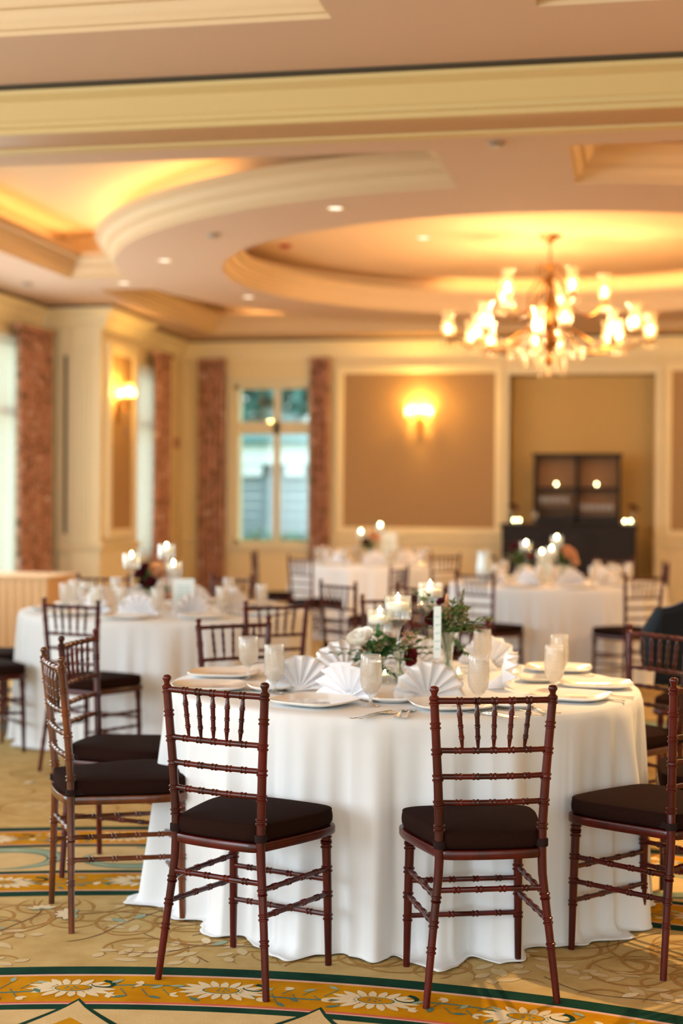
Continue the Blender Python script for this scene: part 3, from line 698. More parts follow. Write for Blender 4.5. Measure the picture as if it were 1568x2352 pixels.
chair((.47, 5.53), (-1, -.02), 'mahogany ballroom chair at right edge, second from the front, only seat and legs in view')
chair((.085, 6.47), (-.72, -.69), 'mahogany ballroom chair behind the near table at right, dark jacket seen through its back')
chair((-.83, 6.70), (0, -1), 'mahogany ballroom chair behind the vases of the near table')
chair((-1.757, 6.449), (.66, -.74), 'mahogany ballroom chair behind the near table at left, overlapping a chair further back')
# chairs of the left table (centre -2.83, 8.77)
chair((-2.895, 7.383), (.28, .96), 'mahogany ballroom chair at the left table, back to camera, brown cushion showing at right')
chair((-1.86, 7.62), (-.62, .80), 'mahogany ballroom chair at right end of the left table, seen from behind')
chair(atd(238, 10.4)[:2], (.25, -1), 'dark ballroom chair on the far side of the left table beside the cream pier')
chair(atd(530, 10.45)[:2], (-.45, -1), 'dark ballroom chair behind the left table, in front of the floral curtain')
chair((-3.81, 7.82), (.73, .70), 'dark ballroom chair at left edge, nearer one, seat and legs in view', f=foot)
chair((-4.12, 8.60), (1, .13), 'dark ballroom chair at left edge, further one, mostly cut off by the frame')
# chairs round the back table (centre x 858, 16 m)
chair(atd(588, 15.1)[:2], (.85, .12), 'dark ballroom chair standing side on under the garden window')
chair(atd(693, 14.0)[:2], (.62, .78), 'dark ballroom chair at left end of the back table with white cloth behind its rails')
chair(atd(781, 9.75)[:2], (.62, .78), 'dark narrow-looking ballroom chair alone in the middle, left of the candles')
chair(atd(914, 12.1)[:2], (-.98, .25), 'dark ballroom chair seen edge on in front of the back table')
chair(atd(905, 8.35)[:2], (.35, -.94), 'dark ballroom chair partly hidden behind the low and middle candles')
chair(atd(1022, 14.85)[:2], (-.69, .72), 'dark ballroom chair at right end of the back table, below the tan panel')
# chairs round the right table (centre -.64, 12.51)
chair(atd(1094, 11.25)[:2], (.50, .86), 'dark ballroom chair at left end of the right table behind the flower vase')
chair(atd(1477, 11.05)[:2], (-.62, .78), 'dark ballroom chair at right end of the right table, its seat pointing left')
chair(atd(1526, 13.2)[:2], (-.99, -.1), 'dark ballroom chair seen edge on at the far right of the right table')
chair(atd(1412, 14.05)[:2], (-.15, -.98), 'dark ballroom chair behind the right table in front of the black bar')

# ================================================================== TABLES AND CLOTHS
def cloth(name, c, R, seed, label, kicks=(), H=.765, m='linen', NA=520, group=None, amp=.034, smoothsec=None):
    r = random.Random(seed); comps = [(k, r.uniform(.35, 1.0)/(1+.03*k), r.uniform(0, 2*PI)) for k in (5, 8, 11, 13, 17, 21, 26)]
    nrm = sum(a for _, a, _ in comps)*.55
    def F(w):
        s = sum(a*math.sin(k*w+p+.6*math.sin(2*w+p)) for k, a, p in comps)/nrm; return math.copysign(abs(s)**(.6 if s < 0 else 1.2), s)
    def fn(a, t):
        w = 2*PI*a; dz = t
        if t < .12: q = t/.12*(R-.012); return (q*math.cos(w), q*math.sin(w), H)
        if t < .16:
            b = (t-.12)/.04*PI/2; q = R-.012+.012*math.sin(b); return (q*math.cos(w), q*math.sin(w), H-.012*(1-math.cos(b)))
        s = (t-.16)/.84; z = (H-.012)*(1-min(1, s/.94))
        env = s**.75; e = amp*(.55+.6*abs(math.sin(1.5*w+seed)))
        q = R+.006+.012*s+e*env*(F(w)-.05)
        q += .010*env*math.sin(9*w+4*s+seed)*s
        md = .5+.5*math.sin(4*w+seed)*math.sin(7*w+1.3*seed)
        q += env*(.016*md*math.sin(44*w+1.1*math.sin(5*w)+.5*s)+.010*(1-md*.6)*math.sin(67*w+1.7*math.sin(3*w)))
        if s > .90:
            kk = (s-.90)/.10; q += kk*(.022+.03*math.sin(7*w+seed)*math.sin(3*w)+.015*math.sin(19*w))
            for a0, wd, ex in kicks:
                dd = (math.degrees(w)-a0+180) % 360-180; q += kk*ex*math.exp(-(dd/wd)**2)
            z = max(.006+.004*math.sin(23*w)**2, z)
        return (q*math.cos(w), q*math.sin(w), z)
    g = G(); ts = 44
    g.grid(lambda a, t: fn(a, t), NA, ts, cu=True)
    return tag(g.build(name, m, loc=c, ang=75, solid=.0025), label, 'tablecloth', group)
def table(c, R, label):
    t = empty('banquet_table', c, 0, label, 'table')
    g = G(); g.lathe([(0, .735), (R-.02, .735), (R-.01, .74), (R-.01, .755), (R-.02, .758), (0, .758)], 48); g.build('tabletop', 'black', t)
    for k in range(4):
        a = PI/4+k*PI/2; g = G(); g.tube([(.5*math.cos(a), .5*math.sin(a), .74), (.5*math.cos(a), .5*math.sin(a), 0)], .016, 8); g.build('leg', 'silver', t)
TL = Vector((-2.83, 8.77, 0)); TB = atd(858, 16.0); TR = Vector((-.64, 12.51, 0))
for c, n in ((T0, 'near'), (TL, 'left'), (TB, 'back'), (TR, 'right')): table(c, .865, 'round banquet table hidden under the white cloth of the %s table' % n)
cloth('tablecloth', T0, .872, 3, 'white floor-length cloth on the near round table', kicks=((-77, 5, .10), (-63, 4, .06), (201, 6, .07), (-30, 5, .04), (-103, 4, .05)), NA=720, amp=.075)
cloth('tablecloth', TL, .885, 9, 'off-white floor-length cloth on the round table at left', amp=.055)
cloth('tablecloth', TB, .89, 14, 'white floor-length cloth on the round table near the back wall, below the sconce panel', amp=.055)
cloth('tablecloth', TR, .89, 21, 'off-white floor-length cloth on the round table at right in front of the bar', amp=.055)
# skirted buffet at the left edge
g = G(); b0 = at(108, 1328, .74); bx1, by0 = b0.x, b0.y; bx0 = UB+.25
def bsk(s, t):
    per = [(bx0, by0+.75), (bx0, by0), (bx1, by0), (bx1, by0+.75)]; L = [.75, bx1-bx0, .75]; d = s*sum(L); i = 0
    while i < 2 and d > L[i]: d -= L[i]; i += 1
    a, b = per[i], per[i+1]; q = d/L[i]; x, y = a[0]+(b[0]-a[0])*q, a[1]+(b[1]-a[1])*q; w = .014*math.sin(s*2*PI*34)*(.3+t)
    nx, ny = [(-1, 0), (0, -1), (1, 0)][i]; return (x+nx*w, y+ny*w, .74*(1-t)+.004)
g.grid(bsk, 340, 6); g.box(bx0-.01, by0-.015, .735, bx1+.015, by0+.76, .75)
tag(g.build('skirted_buffet_table', 'linen_beige', ang=70), 'long buffet table with pleated beige skirt under the bright left window', 'table')

# ================================================================== TABLEWARE
HT = .7665
def sq(w, n=3.4): return 1/((abs(math.cos(w))**n+abs(math.sin(w))**n)**(1/n))
def mk_plate(sz=.135):
    g = G(); g.lathe([(0, .002), (sz*.55, .001), (sz*.62, .003), (sz*.97, .014), (sz, .0185), (sz*.985, .021), (sz*.93, .0185), (sz*.64, .0075), (sz*.6, .0065), (0, .006)], 64, shape=lambda w: sq(w)*(1))
    return g
def one(g, name, m, label, cat, loc, rz, group=None, **k): return reg(tag(g.build(name, m, loc=loc, rot=rz, **k), label, cat, group))
def radial(x, y, c=T0, add=0): d = Vector((x, y))-c.xy; return math.atan2(d.y, d.x)+PI/2+add
pl = []
P0 = at(722, 1618, HT); plate0 = mk_plate().build('dinner_plate', 'china', loc=P0, rot=math.radians(-22)); tag(plate0, 'squarish white dinner plate with small grey sprig, in front of the left centre napkin fan', 'plate')
g = G()
for a, b in (((.0, -.02), (.05, .02)), ((.02, -.004), (.03, .03)), ((.035, .008), (.06, .002)), ((.01, -.012), (.0, .01))): g.tube([(a[0], a[1], .0082), ((a[0]+b[0])/2+.004, (a[1]+b[1])/2, .0082), (b[0], b[1], .0082)], .0009, 5)
g.build('printed_sprig', 'grey_print', plate0); reg(plate0)
for px, py, rz, lab in ((1036, 1626, 20, 'squarish white dinner plate behind the back of the front right chair'), (1310, 1606, -12, 'squarish white dinner plate nearest the right end of the near table'),
                        (1368, 1578, 8, 'squarish white dinner plate at the right edge of the near table, corner raised'), (1282, 1541, 0, 'white dinner plate behind the two goblets at right'),
                        (515, 1553, 5, 'white dinner plate at the left edge of the near table behind the bowl goblet'), (480, 1583, 15, 'white dinner plate seen through the spindles of the front left chair')):
    p = at(px, py, HT); dup(plate0, p, math.radians(rz), lab)
g = mk_plate(.075); bp = one(g, 'bread_plate', 'china', 'small white bread plate beside the forks, left of the front right chair', 'plate', at(900, 1612, HT), .2)
dup(bp, at(618, 1586, HT), .5, 'small white bread plate behind the front left chair, under the tall goblet'); dup(bp, at(1180, 1625, HT), .1, 'small white bread plate seen through the back of the front right chair')
dup(bp, at(1232, 1566, HT), .1, 'small white bread plate between the goblets and the right edge plates')
# fan-folded napkins
def mk_fan(R=.128, pl=8, wd=.023, lean=.12):
    g = G(); n = pl*2
    def fn(s, t):
        ph = math.radians(1+178*s); rho = .012+(R-.012)*t; zz = (1 if int(round(s*n)) % 2 else -1)*wd*(.15+.85*t)
        return (rho*math.cos(ph)*1.0, zz+.02*(1-t)-lean*rho*math.sin(ph), .006+rho*math.sin(ph)*(1 if t < .99 else .985))
    g.grid(fn, n, 6)
    g.add([(-.045, .012, .002), (.045, .012, .002), (.06, .085, .002), (-.06, .085, .002), (0, .02, .05)], [(0, 1, 4), (1, 2, 4), (2, 3, 4), (3, 0, 4)])
    return g
F0 = at(795, 1606, HT); 
fan0 = one(mk_fan(), 'folded_napkin', 'napkin', 'white fan-folded napkin left of centre, partly behind a goblet', 'napkin', F0, radial(F0.x, F0.y)-.25, ang=12, solid=.002)
for px, py, add, lab in ((984, 1606, .05, 'widest white fan-folded napkin, in the middle of the near table'), (690, 1588, 1.15, 'white folded napkin seen edge on beside the salt shaker'),
                         (1165, 1580, .2, 'white folded napkin opened sideways in front of the second goblet from right, pleats fanned'),
                         (1122, 1535, .2, 'white folded napkin at the back behind the vase, round top showing'), (788, 1548, -.3, 'white fan-folded napkin at the back, under the rose bouquet'),
                         (955, 1532, .1, 'white fan-folded napkin at the back, behind the tall candle stems')):
    p = at(px, py, HT); dup(fan0, p, radial(p.x, p.y)+add, lab)
# goblets of iced water
def mk_goblet(h=.172, r=.037, bowl=0):
    g = G(); z0 = h*(.30 if bowl else .20)
    prof = [(0, .001), (.033, .001), (.034, .003), (.012, .007), (.006, .014), (.0055, z0-.006), (.008, z0), (r*.55, z0+.010), (r*.88, z0+.028), (r*1.0, z0+.052), (r*1.02, z0+.075), (r*.97, h-.015), (r*.93, h-.001), (r*.91, h), (r*.90, h-.001)]
    g.lathe(prof, 24); w = G(); zt = h-.022
    w.lathe([(0, z0+.004), (r*.50, z0+.013), (r*.83, z0+.029), (r*.95, z0+.052), (r*.96, z0+.075), (r*.93, zt), (0, zt)], 24); return g, w
def goblet(loc, label, h=.172, r=.036, bowl=0, group=None):
    g, w = mk_goblet(h, r, bowl); o = tag(g.build('water_goblet', 'frost', loc=loc), label, 'goblet', group); w.build('iced_water', 'icewater', o); return reg(o)
gb0 = goblet(at(851, 1622, HT), 'tall frosted water goblet in front of the left centre napkin fan')
gb1 = goblet(at(570, 1562, HT), 'round-bowled frosted water goblet at the far left of the near table', .165, .039, 1)
for px, py, lab in ((629, 1592, 'tall frosted water goblet second from left, behind the front left chair'), (1098, 1622, 'tall frosted water goblet just behind the front right chair top rail'),
                    (1272, 1592, 'tall frosted water goblet in front of the pair at right of the near table'), (1284, 1560, 'tall frosted water goblet behind its twin at right of the near table'),
                    (1107, 1545, 'tall frosted water goblet at the back, right of the flower vase'), (868, 1542, 'frosted water goblet at the back, behind the rose bouquet')):
    dup(gb0, at(px, py, HT), 0, lab)
# cutlery
def strip(g, pts, th=.0022):
    """pts: (y, halfwidth, z)"""
    n = len(pts); vs = []; fs = []
    for y, w, z in pts: vs += [(-w, y, z), (w, y, z), (w, y, z+th), (-w, y, z+th)]
    for i in range(n-1):
        a, b = 4*i, 4*i+4; fs += [(a+1, a, b, b+1), (a+2, a+1, b+1, b+2), (a+3, a+2, b+2, b+3), (a, a+3, b+3, b)]
    fs += [(0, 1, 2, 3), (4*n-1, 4*n-2, 4*n-3, 4*n-4)]; g.add(vs, fs)
def mk_fork():
    g = G(); strip(g, [(0, .006, .002), (.006, .009, .002), (.02, .008, .002), (.05, .0045, .003), (.09, .0032, .007), (.12, .004, .008), (.135, .010, .004), (.15, .012, .002), (.158, .012, .002)])
    for k in range(4): x = -.0095+.00633*k; g.box(x-.0016, .156, .002, x+.0016, .195, .0045); 
    return g
def mk_knife():
    g = G(); strip(g, [(0, .006, .002), (.006, .008, .002), (.03, .0075, .002), (.09, .005, .002), (.10, .0045, .002), (.105, .008, .002), (.17, .009, .002), (.205, .007, .002), (.22, .002, .002)], .003); return g
def mk_spoon():
    g = G(); strip(g, [(0, .006, .002), (.006, .009, .002), (.02, .008, .002), (.06, .004, .003), (.11, .003, .007), (.125, .005, .006), (.135, .014, .003), (.15, .020, .001), (.165, .019, .001), (.178, .010, .003), (.182, .003, .004)]); return g
fk = one(mk_fork(), 'fork', 'silver', 'silver fork pointing away, left one of the pair beside the front right chair', 'fork', at(910, 1650, HT), .02)
dup(fk, at(928, 1650, HT), .0, 'silver fork pointing away, right one of the pair beside the front right chair')
dup(fk, at(1255, 1640, HT), .5, 'silver fork left of the right-hand plate, slanting'); dup(fk, at(1245, 1645, HT), .85, 'silver fork seen through the front right chair, tines up left')
dup(fk, at(745, 1606, HT), 1.25, 'silver dessert fork lying across behind the sprig plate')
dup(fk, at(1345, 1596, HT), 1.0, 'silver fork between the two right-hand plates')
kn = one(mk_knife(), 'knife', 'silver', 'silver knife right of the sprig plate, nearer the table edge', 'knife', at(806, 1652, HT), -.45)
dup(kn, at(1178, 1652, HT), .9, 'silver knife handle seen through the front right chair back'); dup(kn, at(1435, 1612, HT), 1.3, 'silver knife lying toward the right edge of the near table')
dup(kn, at(1365, 1555, HT), 1.35, 'silver knife beside the far plate at right'); dup(kn, at(604, 1605, HT), 1.35, 'silver knife behind the spindles of the front left chair')
sp = one(mk_spoon(), 'spoon', 'silver', 'silver spoon right of the sprig plate, beside the knife', 'spoon', at(822, 1652, HT), -.5)
dup(sp, at(1285, 1640, HT), .95, 'silver spoon end near the edge, right of the front right chair'); dup(sp, at(1455, 1604, HT), 1.3, 'silver spoon lying at the right edge of the near table')
dup(sp, at(745, 1596, HT), 1.4, 'silver dessert spoon lying behind the sprig plate'); dup(sp, at(1188, 1650, HT), 1.0, 'silver spoon handle seen through the front right chair back')
# salt shaker
def shaker(px, py, lab):
    s = empty('salt_shaker', at(px, py, HT), 0, lab, 'salt shaker'); g = G(); g.lathe([(0, 0), (.019, 0), (.02, .004), (.016, .03), (.013, .06), (.0135, .065)], 12); g.build('glass_body', 'frost', s)
    g = G(); g.lathe([(.0145, .064), (.015, .07), (.015, .082), (.011, .088), (0, .089)], 14); g.build('metal_cap', 'silver', s)
shaker(735, 1548, 'glass salt shaker with metal cap between two napkins at left'); shaker(742, 1544, 'glass pepper shaker with metal cap, close behind the salt shaker')
# candle holders
def holder(loc, H, label, cr=.051, near=True, cup=.088, fl='flame', group=None):
    c = empty('candle_holder', loc, 0, label, 'candle holder', group); s = G(); zc = H-cup
    s.lathe([(0, .001), (.040, .001), (.041, .004), (.018, .009), (.0075, .02), (.0065, .04), (.0065, zc-.07), (.010, zc-.04), (.020, zc-.018), (cr*.75, zc-.004), (cr*.99, zc)], 24); s.build('stem', 'glass', c)
    s = G(); s.lathe([(cr*.75, zc-.004), (cr*.99, zc), (cr, zc+.004), (cr, H), (cr-.002, H+.001), (cr-.003, H), (cr-.003, zc+.004), (0, zc+.002)], 28); s.build('glass_cup', 'glass', c)
    if near:
        s = G(); s.lathe([(0, zc+.034), (cr-.0035, zc+.034)], 28); s.build('water', 'glass', c)
    k = empty('floating_candle', (loc[0], loc[1], loc[2]+zc+.032), 0, 'lit white floating candle in the '+label, 'candle', group)
    s = G(); q = cr-.005; s.lathe([(0, 0), (q*.8, .001), (q*.97, .008), (q, .018), (q*.97, .026), (q*.85, .031), (.012, .0335), (0, .033)], 24); s.build('wax', 'wax', k)
    s = G(); e = 1.0 if near else 1.35
    s.lathe([(0, .034), (.0032*e, .038), (.0052*e, .045), (.0047*e, .053), (.0022*e, .063), (0, .070)], 10); s.build('flame', fl, k)
    if near: 
        lt = light('candle_glow', 'POINT', (loc[0], loc[1], loc[2]+zc+.085), .35, (1, .6, .25), .01)
    return c
def atz_near(px, Z, h=HT): return atd(px, Z, h)
holder(atd(915, 5.60, HT), (1570-1371)*5.6/3420, 'middle-height stemmed glass holder in front of the flowers')
holder(atd(874, 5.80, HT), (1553-1400)*5.8/3420, 'lowest stemmed glass holder, above the white rose')
holder(atd(989, 5.85, HT), (1549-1337)*5.85/3420, 'tallest stemmed glass holder, behind the number card')
# small gold tea light holders
def tealight(loc, label, group=None):
    c = empty('tea_light_holder', loc, 0, label, 'tea light', group); g = G(); g.lathe([(0, .001), (.022, .001), (.026, .01), (.028, .03), (.027, .045), (.025, .045), (.024, .012), (0, .012)], 16); g.build('glass_cup', 'glass', c)
    g = G(); g.lathe([(0, .012), (.019, .012), (.019, .022), (0, .022)], 14); g.build('candle', 'wax', c); g = G(); g.lathe([(0, .023), (.0035, .028), (.0015, .038), (0, .04)], 8); g.build('flame', 'flame', c); return c
tealight(at(883, 1562, HT), 'small lit tea light left of the tall candle stem'); tealight(at(1052, 1560, HT), 'small lit tea light beside the flower vase foot'); tealight(at(1180, 1556, HT), 'small lit tea light at right behind the sideways napkin')
# number card
nc = empty('table_card', at(1003, 1570, HT), math.radians(8), 'tall narrow pale table card in an acrylic stand in front of the right vase', 'card')
g = G(); g.box(-.0140, -.0015, .095, .0140, .0015, .29); g.build('card', 'card', nc, smooth=False)
g = G(); g.box(-.017, -.003, .0, .017, .003, .093); g.box(-.018, -.028, 0, .018, .028, .003); g.build('stand', 'glass', nc, smooth=False)
g = G(); rr = random.Random(5)
for k in range(5):
    z = .25-.03*k; pts = [(-.009+.018*i/10, -.0022, z+.004*math.sin(i*1.9+k)*(1 if i % 3 else .3)) for i in range(11)]; g.tube(pts, .0006, 4)
g.build('script', 'script', nc)

# ================================================================== FLOWERS
def leafm(g, p, d, L, w, mi=0, up=(0, 0, 1), curl=.15):
    d = Vector(d).normalized(); s = d.cross(Vector(up)); s = s.normalized() if s.length > 1e-4 else Vector((1, 0, 0)); n = s.cross(d); p = Vector(p); vs = []
    st = [(0, .1), (.2, .75), (.45, 1), (.7, .75), (.88, .4), (1, .02)]
    for t, q in st: c = p+d*(L*t)-n*(curl*L*t*t); vs += [c-s*(w*q)+n*(.25*w*q), c, c+s*(w*q)+n*(.25*w*q)]
    fs = []
    for i in range(len(st)-1): a = 3*i; fs += [(a, a+1, a+4, a+3), (a+1, a+2, a+5, a+4)]
    g.add(vs, fs, mi)
def rose(g, c, R, axis=(0, 0, 1), seed=0, mi=0, n=(5, 6, 7)):
    r = random.Random(seed); ax = Vector(axis).normalized(); q = Vector((0, 0, 1)).rotation_difference(ax).to_matrix().to_4x4(); T = Matrix.Translation(c) @ q
    for layer, k in enumerate(n):
        rad = R*(.35+.32*layer); h = R*(1.0-.22*layer)
        for j in range(k):
            a0 = 2*PI*j/k+layer*.5+r.uniform(-.1, .1); wd = 2*PI/k*.75
            def fn(s, t, a0=a0, rad=rad, h=h, wd=wd, layer=layer):
                a = a0+wd*(s-.5)*2*.9; rr = rad*(.35+.65*math.sin(t*PI*.55))*(1+.12*layer*t); z = -R*.5+(h+R*.5)*t**.9-.18*R*(abs(s-.5)*2)**2*t; return (rr*math.cos(a)*(1+.12*t*t), rr*math.sin(a)*(1+.12*t*t), z)
            g.grid(fn, 5, 5, mi, T)
    g.lathe([(0, -.5*R), (R*.3, -.3*R), (R*.32, .5*R), (0, .85*R)], 10, mi, T)
def sprig(g, p, d, L, nl, ll, lw, mi=0, r=None, gs=None):
    r = r or random; p = Vector(p); d = Vector(d).normalized(); pts = [p]
    for i in range(nl): d = (d+Vector((r.uniform(-.12, .12), r.uniform(-.12, .12), -.05))).normalized(); pts.append(pts[-1]+d*(L/nl))
    (gs or g).tube(pts, .0011, 5)
    for i in range(1, nl+1):
        dd = (pts[i]-pts[i-1]).normalized(); sd = dd.cross(Vector((0, 0, 1))).normalized()
        for s in (-1, 1): leafm(g, pts[i], dd*.7+sd*s+Vector((0, 0, r.uniform(-.2, .4))), ll*r.uniform(.7, 1.1), lw, mi)
    leafm(g, pts[-1], d, ll, lw, mi)
def vase(loc, h, r, label, flare=True):
    g = G(); prof = [(0, .001), (r*.62, .001), (r*.6, .006), (r*.42, h*.45), (r*.55, h*.75), (r, h), (r*.97, h), (r*.5, h*.75), (r*.38, h*.45), (r*.5, .01), (0, .01)] if flare else [(0, .001), (r, .001), (r, h), (r*.95, h), (r*.93, .006), (0, .006)]
    g.lathe(prof, 24); return tag(g.build('glass_vase', 'glass', loc=loc), label, 'vase')
def stems(root, h, r0, r1, n, seed):
    r = random.Random(seed); g = G()
    for k in range(n): a = r.uniform(0, 6.28); b = a+PI+r.uniform(-.5, .5); g.tube([(r0*math.cos(b), r0*math.sin(b), .012), (0, 0, h*.5), (r1*math.cos(a), r1*math.sin(a), h)], .0022, 6)
    g.build('stems', 'stemg', root)
# right: tall filler, astilbe and burgundy blooms
V1 = atd(1031, 5.75, HT); vh = (1560-1455)*5.75/3420; vase(V1, vh, .042, 'flared clear glass vase at right of the candles')
fr = empty('flower_arrangement', V1, 0, 'loose green bouquet with peach plume and burgundy blooms in the right vase', 'flowers'); stems(fr, vh*.99, .016, .026, 8, 1)
r = random.Random(4); g = G(); gs = G()
for k in range(30):
    a = r.uniform(0, 6.28); e = r.uniform(.1, 1.3); d = (math.cos(a)*math.cos(e), math.sin(a)*math.cos(e), math.sin(e)); sprig(g, (0, 0, vh), d, r.uniform(.07, .13), 4, .032, .009, 0, r, gs)
for d, L in (((-.55, 0, 1.0), .19), ((-.40, -.2, 1), .16), ((.9, 0, .55), .15), ((.75, 0, .35), .17), ((.5, 0, -.4), .10)): sprig(g, (0, 0, vh), d, L, 5, .036, .009, 1, r, gs)
g.build('foliage', ['leaf', 'leaf_light'], fr, ang=80); gs.build('twigs', 'stemg', fr)
g = G()
for k in range(420):
    a = r.uniform(0, 6.28); q = r.random()**.5*.062; z = vh+.02+r.uniform(0, .10)-q*.4; g.lathe([(0, 0), (.0042, .003), (.0042, .007), (0, .010)], 4, T=Matrix.Translation((q*math.cos(a)+.022, q*math.sin(a), z)))
for k in range(160):
    t = r.random(); g.lathe([(0, 0), (.0028, .003), (0, .008)], 4, T=Matrix.Translation((.048+.01*t+r.gauss(0, .004*(1.3-t)), r.gauss(0, .006), vh+.08+.085*t)))
g.build('filler_flowers', 'filler', fr)
g = G()
for k in range(420):
    t = r.random(); q = .030*(1-t*.9); a = r.uniform(0, 6.28); g.lathe([(0, 0), (.003, .003), (0, .008)], 5, T=Matrix.Translation((-.004+q*math.cos(a)*r.random(), -.012+q*math.sin(a)*r.random(), vh+.045+.10*t)))
g.build('peach_plume', 'peach', fr)
for i, (x, y, z, R) in enumerate(((-.026, -.01, .118, .014), (-.054, -.02, .045, .024), (-.046, -.02, .066, .018), (.052, -.01, .012, .013))):
    g = G(); rose(g, (x, y, vh+z), R, (-.4+.3*i, -.6, .6), i); g.build('burgundy_bloom', 'burg', fr, ang=80)
# left: white rose with eucalyptus and dark leaves, leaning left
V2 = atd(868, 5.62, HT); v2h = .085; vase(V2, v2h, .036, 'small clear glass vase under the white rose bouquet')
fr = empty('flower_arrangement', V2, 0, 'low bouquet with a cream white rose and eucalyptus leaning left', 'flowers'); stems(fr, v2h, .012, .02, 6, 2)
g = G(); gs = G()
for k in range(14):
    a = r.uniform(0, 6.28); e = r.uniform(.1, 1.1); d = (math.cos(a)*math.cos(e), math.sin(a)*math.cos(e), math.sin(e)); sprig(g, (0, 0, v2h), d, r.uniform(.05, .10), 4, .040, .011, 0, r, gs)
for d, L, mi in (((-1, -.2, .35), .17, 0), ((-1, -.1, .5), .15, 0), ((.9, -.1, .55), .13, 0), ((1, 0, .15), .11, 0), ((.05, 0, 1), .10, 0), ((.6, -.4, -.3), .09, 0), ((.8, -.2, .8), .10, 0)): sprig(g, (0, 0, v2h), d, L, 5, .038, .0085, mi, r, gs)
for x, y, z, d in ((-.05, -.03, .04, (-.6, -.4, -.55)), (-.03, -.04, .03, (-.5, -.4, -.75)), (-.06, -.03, .05, (-.8, -.2, -.2)), (-.02, -.04, .045, (-.2, -.6, -.4))): leafm(g, (x, y, v2h+z-.01), d, .055, .017, 1)
g.build('foliage', ['leaf', 'eucalyptus'], fr, ang=80); gs.build('twigs', 'stemg', fr)
g = G(); rose(g, (-.058, -.02, v2h+.075), .040, (-.25, -.45, .8), 3, n=(5, 6, 8)); g.build('white_rose', 'rose', fr, ang=80)
g = G()
for k in range(160): a = r.uniform(0, 6.28); q = r.random()*.035; g.lathe([(0, 0), (.003, .003), (0, .007)], 5, T=Matrix.Translation((.0+q*math.cos(a), -.02+q*math.sin(a), v2h+.03+r.uniform(0, .03))))
g.build('filler_flowers', 'filler', fr)
# middle: burgundy blooms and green behind the middle candle
V3 = atd(921, 5.72, HT); v3h = .10; vase(V3, v3h, .036, 'clear glass vase just behind the middle candle stem')
fr = empty('flower_arrangement', V3, 0, 'small bouquet with dark red bloom drooping at right, behind the middle candle', 'flowers'); stems(fr, v3h, .014, .02, 6, 3)
g = G(); gs = G()
for k in range(10):
    a = r.uniform(0, 6.28); e = r.uniform(.0, 1.0); d = (math.cos(a)*math.cos(e), math.sin(a)*math.cos(e), math.sin(e)); sprig(g, (0, 0, v3h), d, r.uniform(.05, .10), 4, .036, .009, k % 2, r, gs)
for d, L in (((1, 0, .75), .15), ((1, .1, .35), .13), ((.9, .1, .1), .11), ((-.4, -.2, .7), .10)): sprig(g, (0, 0, v3h), d, L, 4, .045, .012, 1, r, gs)
g.build('foliage', ['leaf', 'leaf_light'], fr, ang=80); gs.build('twigs', 'stemg', fr)
g = G(); rose(g, (.042, -.035, v3h-.002), .022, (.5, -.7, -.1), 5); rose(g, (.046, -.035, v3h-.024), .018, (.4, -.6, -.6), 6); g.build('dark_red_bloom', 'red', fr, ang=80)
g = G()
for k in range(120): g.lathe([(0, 0), (.003, .003), (0, .007)], 5, T=Matrix.Translation((r.gauss(.035, .018), r.gauss(0, .012), v3h+.05+r.gauss(0, .014))))
g.build('peach_filler', 'peach', fr)

# ================================================================== SETTINGS ON THE FURTHER TABLES
def simple_bouquet(loc, label, cols, h=.10, R=.085, seed=1):
    r = random.Random(seed); root = empty('flower_arrangement', loc, 0, label, 'flowers')
    g = G(); g.lathe([(0, .001), (.03, .001), (.025, h*.6), (.04, h), (.037, h), (.02, h*.5), (0, .01)], 14); 
    vs_ = tag(g.build('glass_vase', 'glass', loc=loc), 'clear glass vase under the '+' '.join(label.split()[:10]), 'vase')
    g = G(); gs = G()
    for k in range(26):
        a = r.uniform(0, 6.28); e = r.uniform(-.1, 1.3); d = (math.cos(a)*math.cos(e), math.sin(a)*math.cos(e), math.sin(e)); sprig(g, (0, 0, h), d, r.uniform(.07, .12), 4, .04, .012, k % 2, r, gs)
    g.build('foliage', ['leaf', 'leaf_light'], root, ang=80); gs.tube([(0, 0, .01), (0, 0, h)], .006, 6); gs.build('stems', 'stemg', root)
    for i, (m, dx, dy, dz, q) in enumerate(cols):
        g = G(); rose(g, (dx, dy, h+dz), q, (dx, -.05, .06), i, n=(4, 5, 6)); g.build('bloom', m, root, ang=80)
def setting(c, name, seats, skip=(), seed=0, candles=(), rot=0):
    r = random.Random(seed)
    for k in range(seats):
        a = rot+2*PI*k/seats
        if k in skip: continue
        d = Vector((math.cos(a), math.sin(a), 0)); p = c+d*.50; 
        dup(fan0, (p.x, p.y, HT), a+PI/2+r.uniform(-.25, .25), 'white fan-folded napkin standing on the %s' % name, 'napkins on the %s' % name)
        p = c+d*.69; dup(plate0p, (p.x, p.y, HT), a, 'white dinner plate laid on the %s' % name, 'plates on the %s' % name)
        p = c+d*.60+Vector((-d.y, d.x, 0))*.15; dup(gb0, (p.x, p.y, HT), 0, 'frosted water goblet on the %s' % name, 'goblets on the %s' % name)
        if k % 2 == 0: p = c+d*.46+Vector((-d.y, d.x, 0))*.20; dup(gb1, (p.x, p.y, HT), 0, 'round frosted goblet on the %s' % name, 'round goblets on the %s' % name)
plate0p = mk_plate().build('dinner_plate', 'china', loc=(TL.x+.69, TL.y, HT)); tag(plate0p, 'white dinner plate laid on the left table', 'plate', 'plates on the left table'); reg(plate0p)
setting(TL, 'left table', 10, seed=1, rot=.3, skip=(0,)); p = TL
setting(TB, 'back table by the wall', 8, seed=2, rot=.2); setting(TR, 'right table before the bar', 9, seed=3, rot=.1)
Lh = lambda px, py, Z: (CH-(py-1145-.0075*(px-784))*Z/FPX)     # height of a photo row at distance Z
